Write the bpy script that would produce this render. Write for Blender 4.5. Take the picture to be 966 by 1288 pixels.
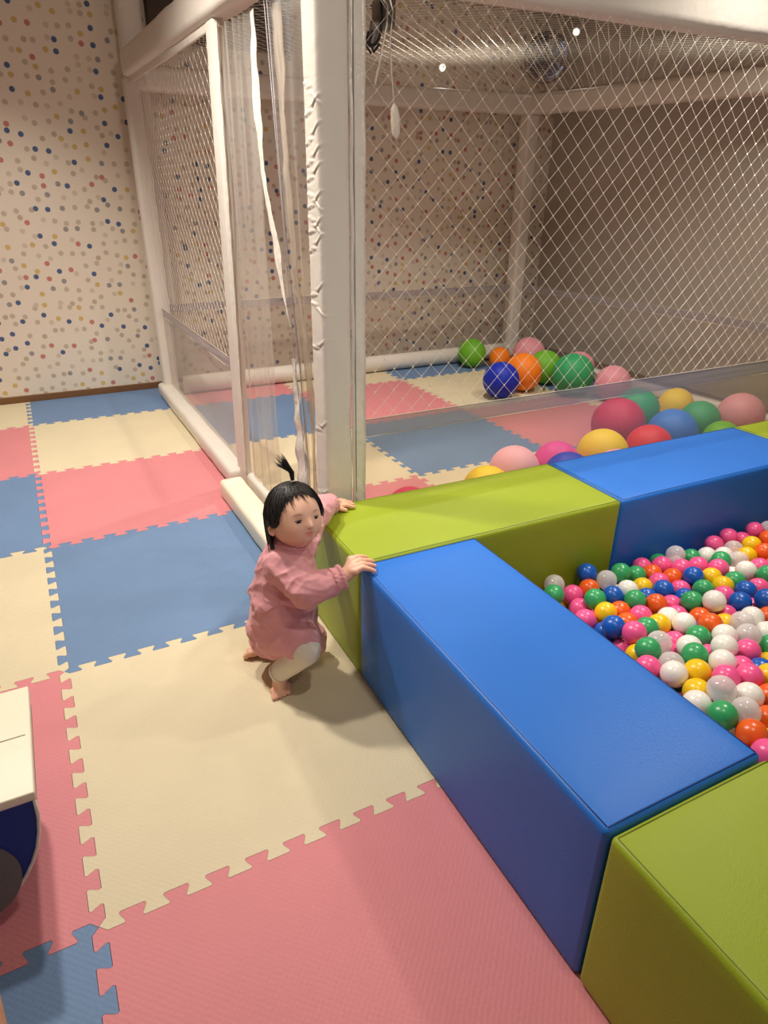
import bpy, bmesh, math, random
from mathutils import Vector, Matrix, noise
random.seed(7)
PI = math.pi
SC = bpy.context.scene
COL = SC.collection
for _o in list(bpy.data.objects):
    bpy.data.objects.remove(_o)

# ------------------------------------------------------------------ camera
cam_data = bpy.data.cameras.new('camera')
cam = bpy.data.objects.new('camera', cam_data)
COL.objects.link(cam)
_yaw, _pitch, _roll = 0.48570, -0.44797, 0.01237
_F = Vector((math.sin(_yaw)*math.cos(_pitch), math.cos(_yaw)*math.cos(_pitch), math.sin(_pitch)))
_R0 = Vector((math.cos(_yaw), -math.sin(_yaw), 0)); _U0 = _R0.cross(_F)
_R = math.cos(_roll)*_R0 + math.sin(_roll)*_U0
_U = -math.sin(_roll)*_R0 + math.cos(_roll)*_U0
_m = Matrix((_R, _U, -_F)).transposed().to_4x4()
_m.translation = Vector((0.1195, -1.1383, 1.5134))
cam.matrix_world = _m
cam_data.sensor_fit = 'VERTICAL'
cam_data.sensor_height = 36.0
cam_data.lens = 836.0/1288*36.0
cam_data.clip_start = 0.02
SC.camera = cam

# ------------------------------------------------------------------ world, lights, exposure
SC.view_settings.view_transform = 'Standard'
SC.view_settings.look = 'None'
SC.view_settings.gamma = 1.0
SC.view_settings.use_curve_mapping = False
SC.view_settings.exposure = 0.13
W = bpy.data.worlds.new('room_ambient'); SC.world = W; W.use_nodes = True
W.node_tree.nodes['Background'].inputs[0].default_value = (1.0, 0.90, 0.80, 1)
W.node_tree.nodes['Background'].inputs[1].default_value = 0.20

def spot(name, loc, watts, target=None, size=150, blend=0.8, radius=0.07, col=(1.0, 0.93, 0.845)):
    l = bpy.data.lights.new(name, 'SPOT'); l.energy = watts; l.color = col
    l.spot_size = math.radians(size); l.spot_blend = blend; l.shadow_soft_size = radius
    o = bpy.data.objects.new(name, l); COL.objects.link(o); o.location = loc
    if target is None: target = (loc[0], loc[1], 0)
    d = Vector(target)-Vector(loc)
    o.rotation_euler = d.to_track_quat('-Z', 'Y').to_euler()
    return o
CEIL = 2.95
spot('ceiling_spot', (0.12, 1.9, CEIL-.04), 190, size=138)
spot('ceiling_spot', (0.40, 1.15, CEIL-.04), 105, size=135)
spot('ceiling_spot', (2.8, 0.42, CEIL-.04), 140, size=104)
spot('ceiling_spot', (2.6, 2.7, CEIL-.04), 150, size=118)
spot('ceiling_spot', (0.1, 3.65, CEIL-.04), 110, size=104, blend=1.0)
spot('ceiling_spot', (0.95, -0.6, CEIL-.04), 48, size=120)  # added lamp that brightens the mats nearest the camera
spot('ceiling_spot', (3.7, 1.6, CEIL-.04), 95, size=130)
spot('ceiling_spot', (1.0, -1.7, CEIL-.04), 120, target=(1.5, 1.0, 1.75), size=76, blend=1.0)  # added fill from the camera side, brightens the post and front rail

# ------------------------------------------------------------------ helpers
def s2l(c):
    return tuple(((v/255.0)/12.92 if v/255.0 <= 0.04045 else ((v/255.0+0.055)/1.055)**2.4) for v in c)

def mat(name, rgb, rough=0.5, spec=0.5, bump=0.0, bscale=60.0, var=0.0, vscale=4.0, coat=0.0, sub=0.0, metal=0.0, sheen=0.0):
    m = bpy.data.materials.new(name); m.use_nodes = True
    nt = m.node_tree; b = nt.nodes['Principled BSDF']
    c = s2l(rgb) + (1,)
    b.inputs['Base Color'].default_value = c
    b.inputs['Roughness'].default_value = rough
    b.inputs['Specular IOR Level'].default_value = spec
    b.inputs['Metallic'].default_value = metal
    b.inputs['Coat Weight'].default_value = coat
    b.inputs['Sheen Weight'].default_value = sheen
    if sub:
        b.inputs['Subsurface Weight'].default_value = sub
        b.inputs['Subsurface Radius'].default_value = (0.010, 0.004, 0.002)
        b.inputs['Subsurface Scale'].default_value = 0.6
    tc = nt.nodes.new('ShaderNodeTexCoord')
    if var:
        n = nt.nodes.new('ShaderNodeTexNoise'); n.inputs['Scale'].default_value = vscale
        n.inputs['Detail'].default_value = 5
        nt.links.new(tc.outputs['Object'], n.inputs['Vector'])
        mx = nt.nodes.new('ShaderNodeMix'); mx.data_type = 'RGBA'; mx.blend_type = 'MULTIPLY'
        mx.inputs[0].default_value = 1.0
        rp = nt.nodes.new('ShaderNodeValToRGB')
        rp.color_ramp.elements[0].position = .3; rp.color_ramp.elements[1].position = .7
        rp.color_ramp.elements[0].color = (1-var, 1-var, 1-var, 1); rp.color_ramp.elements[1].color = (1+0*var, 1, 1, 1)
        nt.links.new(n.outputs['Fac'], rp.inputs[0])
        mx.inputs[6].default_value = c
        nt.links.new(rp.outputs[0], mx.inputs[7])
        nt.links.new(mx.outputs[2], b.inputs['Base Color'])
    if bump:
        n2 = nt.nodes.new('ShaderNodeTexNoise'); n2.inputs['Scale'].default_value = bscale
        n2.inputs['Detail'].default_value = 3
        nt.links.new(tc.outputs['Object'], n2.inputs['Vector'])
        bp_ = nt.nodes.new('ShaderNodeBump'); bp_.inputs['Strength'].default_value = bump
        bp_.inputs['Distance'].default_value = 0.01
        nt.links.new(n2.outputs['Fac'], bp_.inputs['Height'])
        nt.links.new(bp_.outputs[0], b.inputs['Normal'])
    return m

def clear_mat(name, tint, alpha, rough=0.12, gloss=0.5, body=(235, 232, 228)):
    """thin clear plastic: mostly see-through, a little milky body, glossy on top"""
    m = bpy.data.materials.new(name); m.use_nodes = True
    nt = m.node_tree; b = nt.nodes['Principled BSDF']; out = nt.nodes['Material Output']
    b.inputs['Base Color'].default_value = s2l(body)+(1,)
    b.inputs['Roughness'].default_value = rough
    b.inputs['Specular IOR Level'].default_value = gloss
    t = nt.nodes.new('ShaderNodeBsdfTransparent'); t.inputs[0].default_value = s2l(tint)+(1,)
    mx = nt.nodes.new('ShaderNodeMixShader')
    lw = nt.nodes.new('ShaderNodeLayerWeight'); lw.inputs['Blend'].default_value = 0.25
    mr = nt.nodes.new('ShaderNodeMapRange')
    mr.inputs['To Min'].default_value = alpha; mr.inputs['To Max'].default_value = min(1, alpha+.35)
    nt.links.new(lw.outputs['Facing'], mr.inputs['Value'])
    nt.links.new(mr.outputs[0], mx.inputs[0])
    nt.links.new(t.outputs[0], mx.inputs[1]); nt.links.new(b.outputs[0], mx.inputs[2])
    nt.links.new(mx.outputs[0], out.inputs[0])
    return m

def link(name, bm, m, parent=None, smooth=False, angle=None):
    me = bpy.data.meshes.new(name); bm.normal_update(); bm.to_mesh(me); bm.free()
    ms = m if isinstance(m, (list, tuple)) else [m]
    for x in ms: me.materials.append(x)
    if smooth or angle:
        me.shade_smooth()
        if angle: me.set_sharp_from_angle(angle=math.radians(angle))
    o = bpy.data.objects.new(name, me); COL.objects.link(o)
    if parent: o.parent = parent
    return o

def tag(o, label, cat, group=None, kind=None):
    o['label'] = label; o['category'] = cat
    if group: o['group'] = group
    if kind: o['kind'] = kind
    return o

def struct(o, label=None, cat=None):
    o['kind'] = 'structure'
    if label: o['label'] = label
    if cat: o['category'] = cat
    return o

def empty(name, loc, label, cat, group=None):
    o = bpy.data.objects.new(name, None); COL.objects.link(o); o.location = loc
    o.empty_display_size = .05
    return tag(o, label, cat, group)

def put(o, parent):
    """child built in world coordinates -> parent keeps it where it is"""
    o.parent = parent
    o.matrix_parent_inverse = Matrix.Translation(parent.location).inverted()
    return o

def box(bm, lo, hi, bev=0.0, seg=3):
    r = bmesh.ops.create_cube(bm, size=1)
    vs = r['verts']
    c = [(a+b)/2 for a, b in zip(lo, hi)]; s = [b-a for a, b in zip(lo, hi)]
    for v in vs: v.co = Vector((c[0]+v.co.x*s[0], c[1]+v.co.y*s[1], c[2]+v.co.z*s[2]))
    if bev:
        es = list({e for v in vs for e in v.link_edges})
        bmesh.ops.bevel(bm, geom=es, offset=bev, segments=seg, affect='EDGES', profile=.5)

def tube(bm, pts, rad, n=8, cap=True):
    """swept tube through pts with radius (number or list)"""
    pts = [Vector(p) for p in pts]
    rs = rad if isinstance(rad, (list, tuple)) else [rad]*len(pts)
    prev = None; rings = []
    up = Vector((0, 0, 1))
    for i, p in enumerate(pts):
        d = (pts[min(i+1, len(pts)-1)]-pts[max(i-1, 0)]).normalized()
        if prev is None:
            a = d.cross(up)
            if a.length < 1e-3: a = d.cross(Vector((1, 0, 0)))
            a.normalize()
        else:
            a = (prev - d*prev.dot(d)).normalized()
        prev = a; b = d.cross(a)
        rings.append([bm.verts.new(p+(a*math.cos(2*PI*k/n)+b*math.sin(2*PI*k/n))*rs[i]) for k in range(n)])
    for r0, r1 in zip(rings, rings[1:]):
        for k in range(n):
            bm.faces.new((r0[k], r0[(k+1) % n], r1[(k+1) % n], r1[k]))
    if cap:
        bm.faces.new(rings[0][::-1]); bm.faces.new(rings[-1])

def sphere(bm, c, r, sub=3, scale=(1, 1, 1), rot=None):
    q = bmesh.ops.create_icosphere(bm, subdivisions=sub, radius=1)
    for v in q['verts']:
        p = Vector((v.co.x*r*scale[0], v.co.y*r*scale[1], v.co.z*r*scale[2]))
        if rot: p = rot @ p
        v.co = p+Vector(c)
    return q['verts']

def capsule(bm, a, b, ra, rb, n=20, k=6):
    """closed tapered capsule from a to b"""
    a, b = Vector(a), Vector(b); d = (b-a); L = d.length; d = d/L if L > 1e-9 else Vector((0, 0, 1))
    pts, rs = [], []
    for i in range(k+1):
        t = PI/2*(i/k); pts.append(a-d*ra*math.cos(t)); rs.append(max(ra*math.sin(t), 1e-4))
    for i in range(k+1):
        t = PI/2*(1-i/k); pts.append(b+d*rb*math.cos(t)); rs.append(max(rb*math.sin(t), 1e-4))
    tube(bm, pts, rs, n)

def chain(bm, nodes, n=20):
    for (a, ra), (b, rb) in zip(nodes, nodes[1:]): capsule(bm, a, b, ra, rb, n)

def remeshed(bm, voxel, smooth_it=4, smooth_f=.5):
    """union of overlapping closed pieces into one continuous skin"""
    me = bpy.data.meshes.new('temporary'); bmesh.ops.recalc_face_normals(bm, faces=bm.faces); bm.to_mesh(me); bm.free()
    o = bpy.data.objects.new('temporary', me); COL.objects.link(o)
    md = o.modifiers.new('r', 'REMESH'); md.mode = 'VOXEL'; md.voxel_size = voxel; md.adaptivity = 0
    if smooth_it:
        sm = o.modifiers.new('s', 'SMOOTH'); sm.factor = smooth_f; sm.iterations = smooth_it
    dg = bpy.context.evaluated_depsgraph_get(); dg.update()
    me2 = bpy.data.meshes.new_from_object(o.evaluated_get(dg))
    b2 = bmesh.new(); b2.from_mesh(me2)
    bpy.data.objects.remove(o); bpy.data.meshes.remove(me); bpy.data.meshes.remove(me2)
    return b2

# ------------------------------------------------------------------ materials
M_PINKMAT = None
def mat_foam(name, rgb):
    m = mat(name, rgb, rough=.62, spec=.35, var=.07, vscale=3.0)
    nt = m.node_tree; b = nt.nodes['Principled BSDF']; tc = nt.nodes.new('ShaderNodeTexCoord')
    # woven dimple texture pressed into the foam
    mp = nt.nodes.new('ShaderNodeMapping'); mp.inputs['Scale'].default_value = (85, 85, 85)
    mp.inputs['Rotation'].default_value = (0, 0, math.radians(45))
    nt.links.new(tc.outputs['Object'], mp.inputs[0])
    vo = nt.nodes.new('ShaderNodeTexVoronoi'); vo.inputs['Scale'].default_value = 1.0; vo.inputs['Randomness'].default_value = .25
    nt.links.new(mp.outputs[0], vo.inputs['Vector'])
    bu = nt.nodes.new('ShaderNodeBump'); bu.inputs['Strength'].default_value = .3; bu.inputs['Distance'].default_value = .004
    bu.invert = True
    nt.links.new(vo.outputs['Distance'], bu.inputs['Height']); nt.links.new(bu.outputs[0], b.inputs['Normal'])
    return m
FOAM = dict(pink=mat_foam('foam_pink', (216, 134, 138)), blue=mat_foam('foam_blue', (108, 136, 172)), cream=mat_foam('foam_cream', (220, 206, 172)))
VINYL_BLUE = mat('vinyl_blue', (38, 116, 212), rough=.42, spec=.45, bump=.10, bscale=260, var=.05, vscale=5)
VINYL_GREEN = mat('vinyl_green', (152, 170, 38), rough=.45, spec=.4, bump=.10, bscale=260, var=.05, vscale=5)
SEAM_BLUE = mat('seam_blue', (22, 60, 130), rough=.6)
SEAM_GREEN = mat('seam_green', (120, 132, 30), rough=.6)
WHITE_VINYL = mat('white_vinyl', (222, 214, 202), rough=.5, spec=.45, bump=.25, bscale=22, var=.05, vscale=6)
CREAM_VINYL = mat('cream_vinyl', (238, 228, 202), rough=.45, spec=.45, bump=.2, bscale=18)
SATIN = mat('white_satin', (226, 218, 206), rough=.32, spec=.6, bump=.6, bscale=30)
CORD = mat('net_cord', (232, 222, 205), rough=.3, spec=.7)
PVC = clear_mat('clear_plastic', (246, 243, 240), .035, .1)
PVC_BAND = clear_mat('plastic_band', (226, 222, 224), .26, .25, body=(205, 200, 200))
PVC_DOOR = clear_mat('door_plastic', (250, 246, 240), .03, .10)

# ================================================================== the room
def wallpaper():
    m = bpy.data.materials.new('dotted_wallpaper'); m.use_nodes = True
    nt = m.node_tree; b = nt.nodes['Principled BSDF']; N = nt.nodes.new; Lk = nt.links.new
    b.inputs['Roughness'].default_value = .6; b.inputs['Specular IOR Level'].default_value = .35
    tc = N('ShaderNodeTexCoord'); sp = N('ShaderNodeSeparateXYZ'); cb = N('ShaderNodeCombineXYZ')
    Lk(tc.outputs['Object'], sp.inputs[0]); Lk(sp.outputs['X'], cb.inputs['X']); Lk(sp.outputs['Z'], cb.inputs['Y'])
    vo = N('ShaderNodeTexVoronoi'); vo.voronoi_dimensions = '2D'; vo.inputs['Scale'].default_value = 12.6
    vo.inputs['Randomness'].default_value = .78
    Lk(cb.outputs[0], vo.inputs['Vector'])
    mr = N('ShaderNodeMapRange'); mr.inputs['From Min'].default_value = .205; mr.inputs['From Max'].default_value = .242
    mr.inputs['To Min'].default_value = 1; mr.inputs['To Max'].default_value = 0
    Lk(vo.outputs['Distance'], mr.inputs['Value'])
    sc = N('ShaderNodeSeparateColor'); Lk(vo.outputs['Color'], sc.inputs[0])
    rp = N('ShaderNodeValToRGB'); rp.color_ramp.interpolation = 'CONSTANT'
    cols = [(0, (78, 98, 134)), (.13, (194, 124, 114)), (.24, (206, 178, 112)), (.33, (150, 146, 144)), (.42, (194, 178, 158)), (.64, (207, 192, 173)), (.86, (188, 170, 148))]
    el = rp.color_ramp.elements
    el[0].position = 0; el[0].color = s2l(cols[0][1])+(1,)
    el[1].position = cols[1][0]; el[1].color = s2l(cols[1][1])+(1,)
    for p_, c_ in cols[2:]:
        e = el.new(p_); e.color = s2l(c_)+(1,)
    Lk(sc.outputs[0], rp.inputs[0])
    mx = N('ShaderNodeMix'); mx.data_type = 'RGBA'; mx.inputs[6].default_value = s2l((226, 214, 196))+(1,)
    Lk(mr.outputs[0], mx.inputs[0]); Lk(rp.outputs[0], mx.inputs[7]); Lk(mx.outputs[2], b.inputs['Base Color'])
    return m
M_PAPER = wallpaper()
M_PLAIN = mat('plain_wallpaper', (186, 176, 162), rough=.6, spec=.3, bump=.15, bscale=40, var=.04, vscale=2)
M_CEIL = mat('ceiling_paint', (206, 196, 180), rough=.8)
M_DARK = mat('dark_brown_trim', (70, 58, 48), rough=.7)
M_BASEB = mat('brown_baseboard', (120, 82, 46), rough=.5)
M_UNDER = mat('underfloor', (110, 100, 90), rough=.8)

XL, XR, YB, YN = -2.4, 4.98, 4.665, -3.0
def slab(name, lo, hi, m, label=None):
    bm = bmesh.new(); box(bm, lo, hi); o = link(name, bm, m); struct(o, label); return o
slab('floor', (XL-.1, YN, -.09), (XR+.1, YB+.1, -.0135), M_UNDER)
slab('ceiling', (XL-.1, YN, CEIL), (XR+.1, YB+.1, CEIL+.1), M_CEIL)
slab('wall_back', (XL-.1, YB, -.0135), (XR, YB+.1, CEIL), M_PAPER)
slab('wall_right', (XR, YN, -.0135), (XR+.1, YB+.1, CEIL), M_PLAIN)
slab('wall_left', (XL-.1, YN, -.0135), (XL, YB, CEIL), M_PLAIN)
bm = bmesh.new(); box(bm, (XL, YB-.012, -.0135), (XR, YB, .05), .004, 2); struct(link('baseboard_back', bm, M_BASEB))
bm = bmesh.new(); box(bm, (XR-.012, YN, -.0135), (XR, YB-.012, .05), .004, 2); struct(link('baseboard_right', bm, M_BASEB))
bm = bmesh.new(); box(bm, (1.25, YB-.10, 2.46), (2.3, YB, CEIL), .01, 2); struct(link('trim_1', bm, M_DARK))

# ------------------------------------------------------------------ puzzle mats
def edge_pts(n=10, h=.0165, e=.0085):
    out = [(.018, -h)]
    out = []
    for k in range(n):
        s = k/n
        a = [(s-e, -h), (s+.5/n+e, -h), (s+.5/n-e, h), (s+1/n+e, h)]
        if k == 0: a[0] = (.016, -h)
        if k == n-1: a[3] = (1-.016, h)
        out += a
    rnd = []
    for i, q in enumerate(out):
        if i in (0, len(out)-1): rnd.append(q); continue
        for w in (out[i-1], out[i+1]):
            L = math.hypot(w[0]-q[0], w[1]-q[1]); t = min(.006/L, .4)
            rnd.append((q[0]+(w[0]-q[0])*t, q[1]+(w[1]-q[1])*t))
    return rnd
EP = edge_pts()
def mat_mesh(ix, iy, clipx=None, clipy=None):
    P = []
    def add(p):
        P.append(p)
    # bottom (left->right), right (up), top (right->left), left (down)
    add((ix, iy)); [add((ix+u, iy+v)) for u, v in EP]
    add((ix+1, iy)); [add((ix+1-v, iy+u)) for u, v in EP]
    add((ix+1, iy+1)); [add((ix+u, iy+1+v)) for u, v in reversed(EP)]
    add((ix, iy+1)); [add((ix-v, iy+u)) for u, v in reversed(EP)]
    bm = bmesh.new()
    cx, cy = ix+.5, iy+.5
    P = [((x-cx)*.9988+cx, (y-cy)*.9988+cy) for x, y in P]
    for lim, ax in ((clipx, 0), (clipy, 1)):
        if lim is None: continue
        Q = []
        for a, b in zip(P, P[1:]+P[:1]):
            ia, ib = a[ax] <= lim, b[ax] <= lim
            if ia: Q.append(a)
            if ia != ib:
                t = (lim-a[ax])/(b[ax]-a[ax]); Q.append((a[0]+(b[0]-a[0])*t, a[1]+(b[1]-a[1])*t))
        P = Q
    bm.faces.new([bm.verts.new((x, y, 0)) for x, y in P])
    fs = bm.faces[:]
    r = bmesh.ops.extrude_face_region(bm, geom=fs)
    for v in r['geom']:
        if isinstance(v, bmesh.types.BMVert): v.co.z = -.0125
    bmesh.ops.recalc_face_normals(bm, faces=bm.faces)
    bmesh.ops.triangulate(bm, faces=[f for f in bm.faces if len(f.verts) > 4])
    return bm
MATS = {
 (-1, -1): 'blue puzzle mat under the foam bench in the near corner',
 (-1, 0): 'pink puzzle mat beneath the white-topped foam bench',
 (-1, 1): 'cream puzzle mat left of the big blue mat behind the foam bench',
 (-1, 2): 'blue puzzle mat at the left edge, between a pink and a cream mat',
 (-1, 3): 'pink puzzle mat at the left edge, next to the cream one before the wall',
 (-1, 4): 'cream puzzle mat against the dotted wall, beside the blue one',
 (0, -1): 'large pink puzzle mat nearest the camera, along the long blue block',
 (0, 0): 'cream puzzle mat the toddler squats on',
 (0, 1): 'blue puzzle mat beside the cream step pad, behind the toddler',
 (0, 2): 'pink puzzle mat along the base of the net cage',
 (0, 3): 'cream puzzle mat at the far end of the cage side, second from the wall',
 (0, 4): 'blue puzzle mat against the dotted wall at the cage corner',
 (1, 1): 'pink puzzle mat inside the cage, just behind the green block',
 (1, 2): 'cream puzzle mat inside the cage, seen through the plastic door',
 (1, 3): 'blue puzzle mat inside the cage, seen through the plastic door',
 (1, 4): 'pink puzzle mat inside the cage along the far rail',
 (2, 1): 'cream puzzle mat inside the cage under the pale pink and yellow balls',
 (2, 2): 'blue puzzle mat inside the cage in front of the pink one, behind the clear skirt',
 (2, 3): 'pink puzzle mat inside the cage left of the royal blue ball',
 (2, 4): 'cream puzzle mat at the far rail inside the cage, beyond the pink mat',
 (3, 1): 'blue puzzle mat inside the cage under the red and blue balls',
 (3, 2): 'pink puzzle mat inside the cage behind the crimson ball',
 (3, 3): 'cream puzzle mat inside the cage under the royal blue ball',
 (3, 4): 'blue puzzle mat at the far rail inside the cage, beside the lime ball',
 (4, 1): 'pink puzzle mat under the balls at the right side of the cage',
 (4, 2): 'cream puzzle mat under the balls along the right side of the cage',
 (4, 3): 'blue puzzle mat in the far right corner of the cage, under the balls',
}
for (ix, iy), lab in MATS.items():
    c = ['blue', 'cream', 'pink'][(1-ix-iy) % 3 if ix not in () else 0]
    if ix >= 0: c = ['blue', 'cream', 'pink'][(1-ix-iy) % 3]
    o = link('foam_mat', mat_mesh(ix, iy, 4.95 if ix == 4 else None, 4.645 if iy == 4 else None), FOAM[c])
    tag(o, lab, 'floor mat', 'interlocking foam floor mats')

# ------------------------------------------------------------------ soft blocks of the ball pit
BX, BY, BH, BA, BW = 0.909, 0.5217, 0.4453, -0.0152, .4391
def bp(x, y, z=0):
    dx, dy = x-BX, y-BY
    return Vector((BX+dx*math.cos(BA)-dy*math.sin(BA), BY+dx*math.sin(BA)+dy*math.cos(BA), z))
def soft_block(x0, x1, y0, y1, m, seam, label, wrinkle=0):
    bm = bmesh.new(); box(bm, (x0, y0, 0.001), (x1, y1, BH), .014, 4)
    bmesh.ops.subdivide_edges(bm, edges=[e for e in bm.edges if e.calc_length() > .2], cuts=13, use_grid_fill=True)
    cx, cy, cz = (x0+x1)/2, (y0+y1)/2, BH/2
    hx, hy, hz = (x1-x0)/2, (y1-y0)/2, BH/2
    for v in bm.verts:
        u, w, t = (v.co.x-cx)/hx, (v.co.y-cy)/hy, (v.co.z-cz)/hz
        fu, fw, ft = max(0, 1-u*u), max(0, 1-w*w), max(0, 1-t*t)
        n = noise.noise(Vector((v.co.x*5, v.co.y*5, v.co.z*5+x0*3)))*.0022
        if t > .93: v.co.z += .004*math.sqrt(fu*fw)+n*min(1, 4*fu*fw)
        if abs(u) > .93: v.co.x += (.0015*math.sqrt(fw*ft)+n*.5*min(1, 4*fw*ft))*(1 if u > 0 else -1)
        if abs(w) > .93: v.co.y += (.0015*math.sqrt(fu*ft)+n*.5*min(1, 4*fu*ft))*(1 if w > 0 else -1)
        v.co = bp(*v.co)
    o = link('soft_block', bm, m, smooth=True)
    tag(o, label, 'foam block', 'vinyl foam blocks walling the ball pit')
    sb = bmesh.new(); g = .010
    for (ya, yb, ax) in ((y0, y0, 0), (y1, y1, 0)):
        y = y0+g if ya == y0 else y1-g
        tube(sb, [bp(x0+.010, y, .01), bp(x0+.003, y, .02), bp(x0+.002, y, BH-.012), bp(x0+.012, y, BH-.0005)] + [bp(x0+.012+(x1-x0-.024)*k/8, y, BH+.0005) for k in range(1, 9)] + [bp(x1-.002, y, BH-.012), bp(x1-.002, y, .02)], .0016, 5)
    for x in (x0+g, x1-g):
        tube(sb, [bp(x, y0+.012+(y1-y0-.024)*k/8, BH+.0003) for k in range(9)], .0014, 5)
    link('seam', sb, seam, o, smooth=True)
    return o
soft_block(BX, BX+BW, -.5815+.003, BY-.003, VINYL_BLUE, SEAM_BLUE, 'long blue vinyl foam block in front, its end touched by the toddler')
soft_block(BX, BX+BW, -1.66, -.5815-.003, VINYL_GREEN, SEAM_GREEN, 'green vinyl foam block nearest the camera, in the near right corner')
soft_block(BX, 2.033-.003, BY, .968, VINYL_GREEN, SEAM_GREEN, 'green vinyl foam block the toddler leans on, before the white post')
soft_block(2.033+.003, 3.235-.003, BY, .968, VINYL_BLUE, SEAM_BLUE, 'blue vinyl foam block along the back of the ball pit')
soft_block(3.235+.003, 4.36, BY, .968, VINYL_GREEN, SEAM_GREEN, 'green vinyl foam block at the far right end behind the ball pit')

# ------------------------------------------------------------------ the net cage
cage = empty('play_cage', (2.8, 2.7, 0), 'white padded play cage with knotted net walls, clear skirts and a plastic door', 'play cage')
cA, cB, cC, cD = Vector((1.062, 1.062, 0)), Vector((1.05, 4.345, 0)), Vector((4.46, 4.37, 0)), Vector((4.82, 1.062, 0))
RZ = dict(A=2.07, B=2.115, C=2.15, D=2.10)      # undersides of the top rails at the corners
def beam(bm, p0, p1, w, h, bev, seg=4, cuts=0, wob=0):
    """rounded box along p0-p1 (h measured up from the points)"""
    p0, p1 = Vector(p0), Vector(p1); d = p1-p0; L = d.length; ex = d/L
    ey = Vector((0, 0, 1)).cross(ex).normalized() if abs(ex.z) < .9 else Vector((0, 1, 0))
    ez = ex.cross(ey)
    b2 = bmesh.new(); box(b2, (0, -w/2, 0), (L, w/2, h), bev, seg)
    if cuts: bmesh.ops.subdivide_edges(b2, edges=[e for e in b2.edges if e.calc_length() > L*.8], cuts=cuts)
    for v in b2.verts:
        q = v.co.copy()
        if wob:
            n = noise.noise(Vector((q.x*7+p0.x*9, q.y*9, q.z*9)))*wob
            q.y += n*(1 if q.y > 0 else -1); q.z += n*(1 if q.z > h/2 else -1)
        v.co = p0+ex*q.x+ey*q.y+ez*q.z
    me = bpy.data.meshes.new('t'); b2.to_mesh(me); b2.free(); bm.from_mesh(me); bpy.data.meshes.remove(me)
def post(c, w, top, name='post', wob=.003, m=WHITE_VINYL, bev=.03, lean=0, wx=None):
    bm = bmesh.new(); b2 = bmesh.new()
    wx = wx or w
    box(b2, (c[0]-wx/2, c[1]-w/2, 0.0005), (c[0]+wx/2, c[1]+w/2, top), bev, 5)
    bmesh.ops.subdivide_edges(b2, edges=[e for e in b2.edges if e.calc_length() > 1], cuts=60)
    for v in b2.verts:
        n = noise.noise(Vector((v.co.x*14, v.co.y*14, v.co.z*9)))*wob
        d = Vector((v.co.x-c[0], v.co.y-c[1], 0)).normalized(); v.co += d*n; v.co.y -= lean*v.co.z/top
    o = link(name, b2, m, smooth=True); put(o, cage); bm.free(); return o
pB = post(cB, .115, 2.20); pC = post(cC, .135, 2.16); pD = post(cD, .12, 2.11)
pM = post((1.045, 2.31), .135, 2.16, bev=.02, lean=.13, wx=.05, wob=.0015)
pS = post((1.11, 4.50), .16, CEIL, name='upright_sleeve', bev=.05)
# front post: padded sleeve with diagonal creases pulled round its left face
CRE = [(1.735, 1, .05), (1.66, 1, .06), (1.60, 1, .055), (1.555, 1, .05), (1.50, -1, .045), (1.475, 1, .05), (1.43, -1, .05), (1.40, 1, .05), (1.345, 1, .06), (1.20, 1, .05), (1.165, -1, .03), (.72, 1, .05), (1.80, -1, .06), (.46, 1, .03), (1.02, 1, .03)]
def creased_post():
    w, bev, n, nz, top = .112, .030, 96, 620, 2.16
    h = w/2; per = []
    for k in range(n):
        a = 2*PI*k/n; c, s = math.cos(a), math.sin(a); e = .30
        per.append((h*math.copysign(abs(c)**e, c), h*math.copysign(abs(s)**e, s)))
    bm = bmesh.new(); rows = []
    for j in range(nz+1):
        z = top*j/nz; row = []
        for (x, y) in per:
            d = .0015*noise.noise(Vector((x*20, y*20, z*5)))
            if x < -.01:
                u = (h-y)/w                       # 0 at the back edge, 1 at the front edge of the left face
                env = min(1, max(0, (-x-.01)/.03))*max(0, min(1, u*4, (1.06-u)*3.5))
                for zc, s_, L in CRE:
                    line = zc+s_*L*(u-.5)+s_*.018*(u-.5)**2*4
                    q = (z-line)/.0050
                    if abs(q) < 4: d += env*(.0042*math.exp(-q*q)-.0022*math.exp(-(q+1.6*s_)**2))
            l = math.hypot(x, y)
            row.append(bm.verts.new((cA.x+x*(1+d/l), cA.y+y*(1+d/l), z)))
        rows.append(row)
    for r0, r1 in zip(rows, rows[1:]):
        for k in range(n): bm.faces.new((r0[k], r0[(k+1) % n], r1[(k+1) % n], r1[k]))
    bm.faces.new(rows[0][::-1]); bm.faces.new(rows[-1])
    return put(link('post', bm, WHITE_VINYL, smooth=True), cage)
pA = creased_post()

def rail(p, q, zp, zq, w, h, name='top_rail'):
    bm = bmesh.new(); beam(bm, (p[0], p[1], zp), (q[0], q[1], zq), w, h, .035, 5, 24, .003)
    return put(link(name, bm, WHITE_VINYL, smooth=True), cage)
rail(cA, cB, 2.13, 2.185, .12, .16); rail(cB, cC, RZ['B'], RZ['C'], .13, .15)
rail(cC, cD, RZ['C'], RZ['D'], .13, .155); rail(cA, cD, RZ['A'], RZ['D'], .12, .16)
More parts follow.
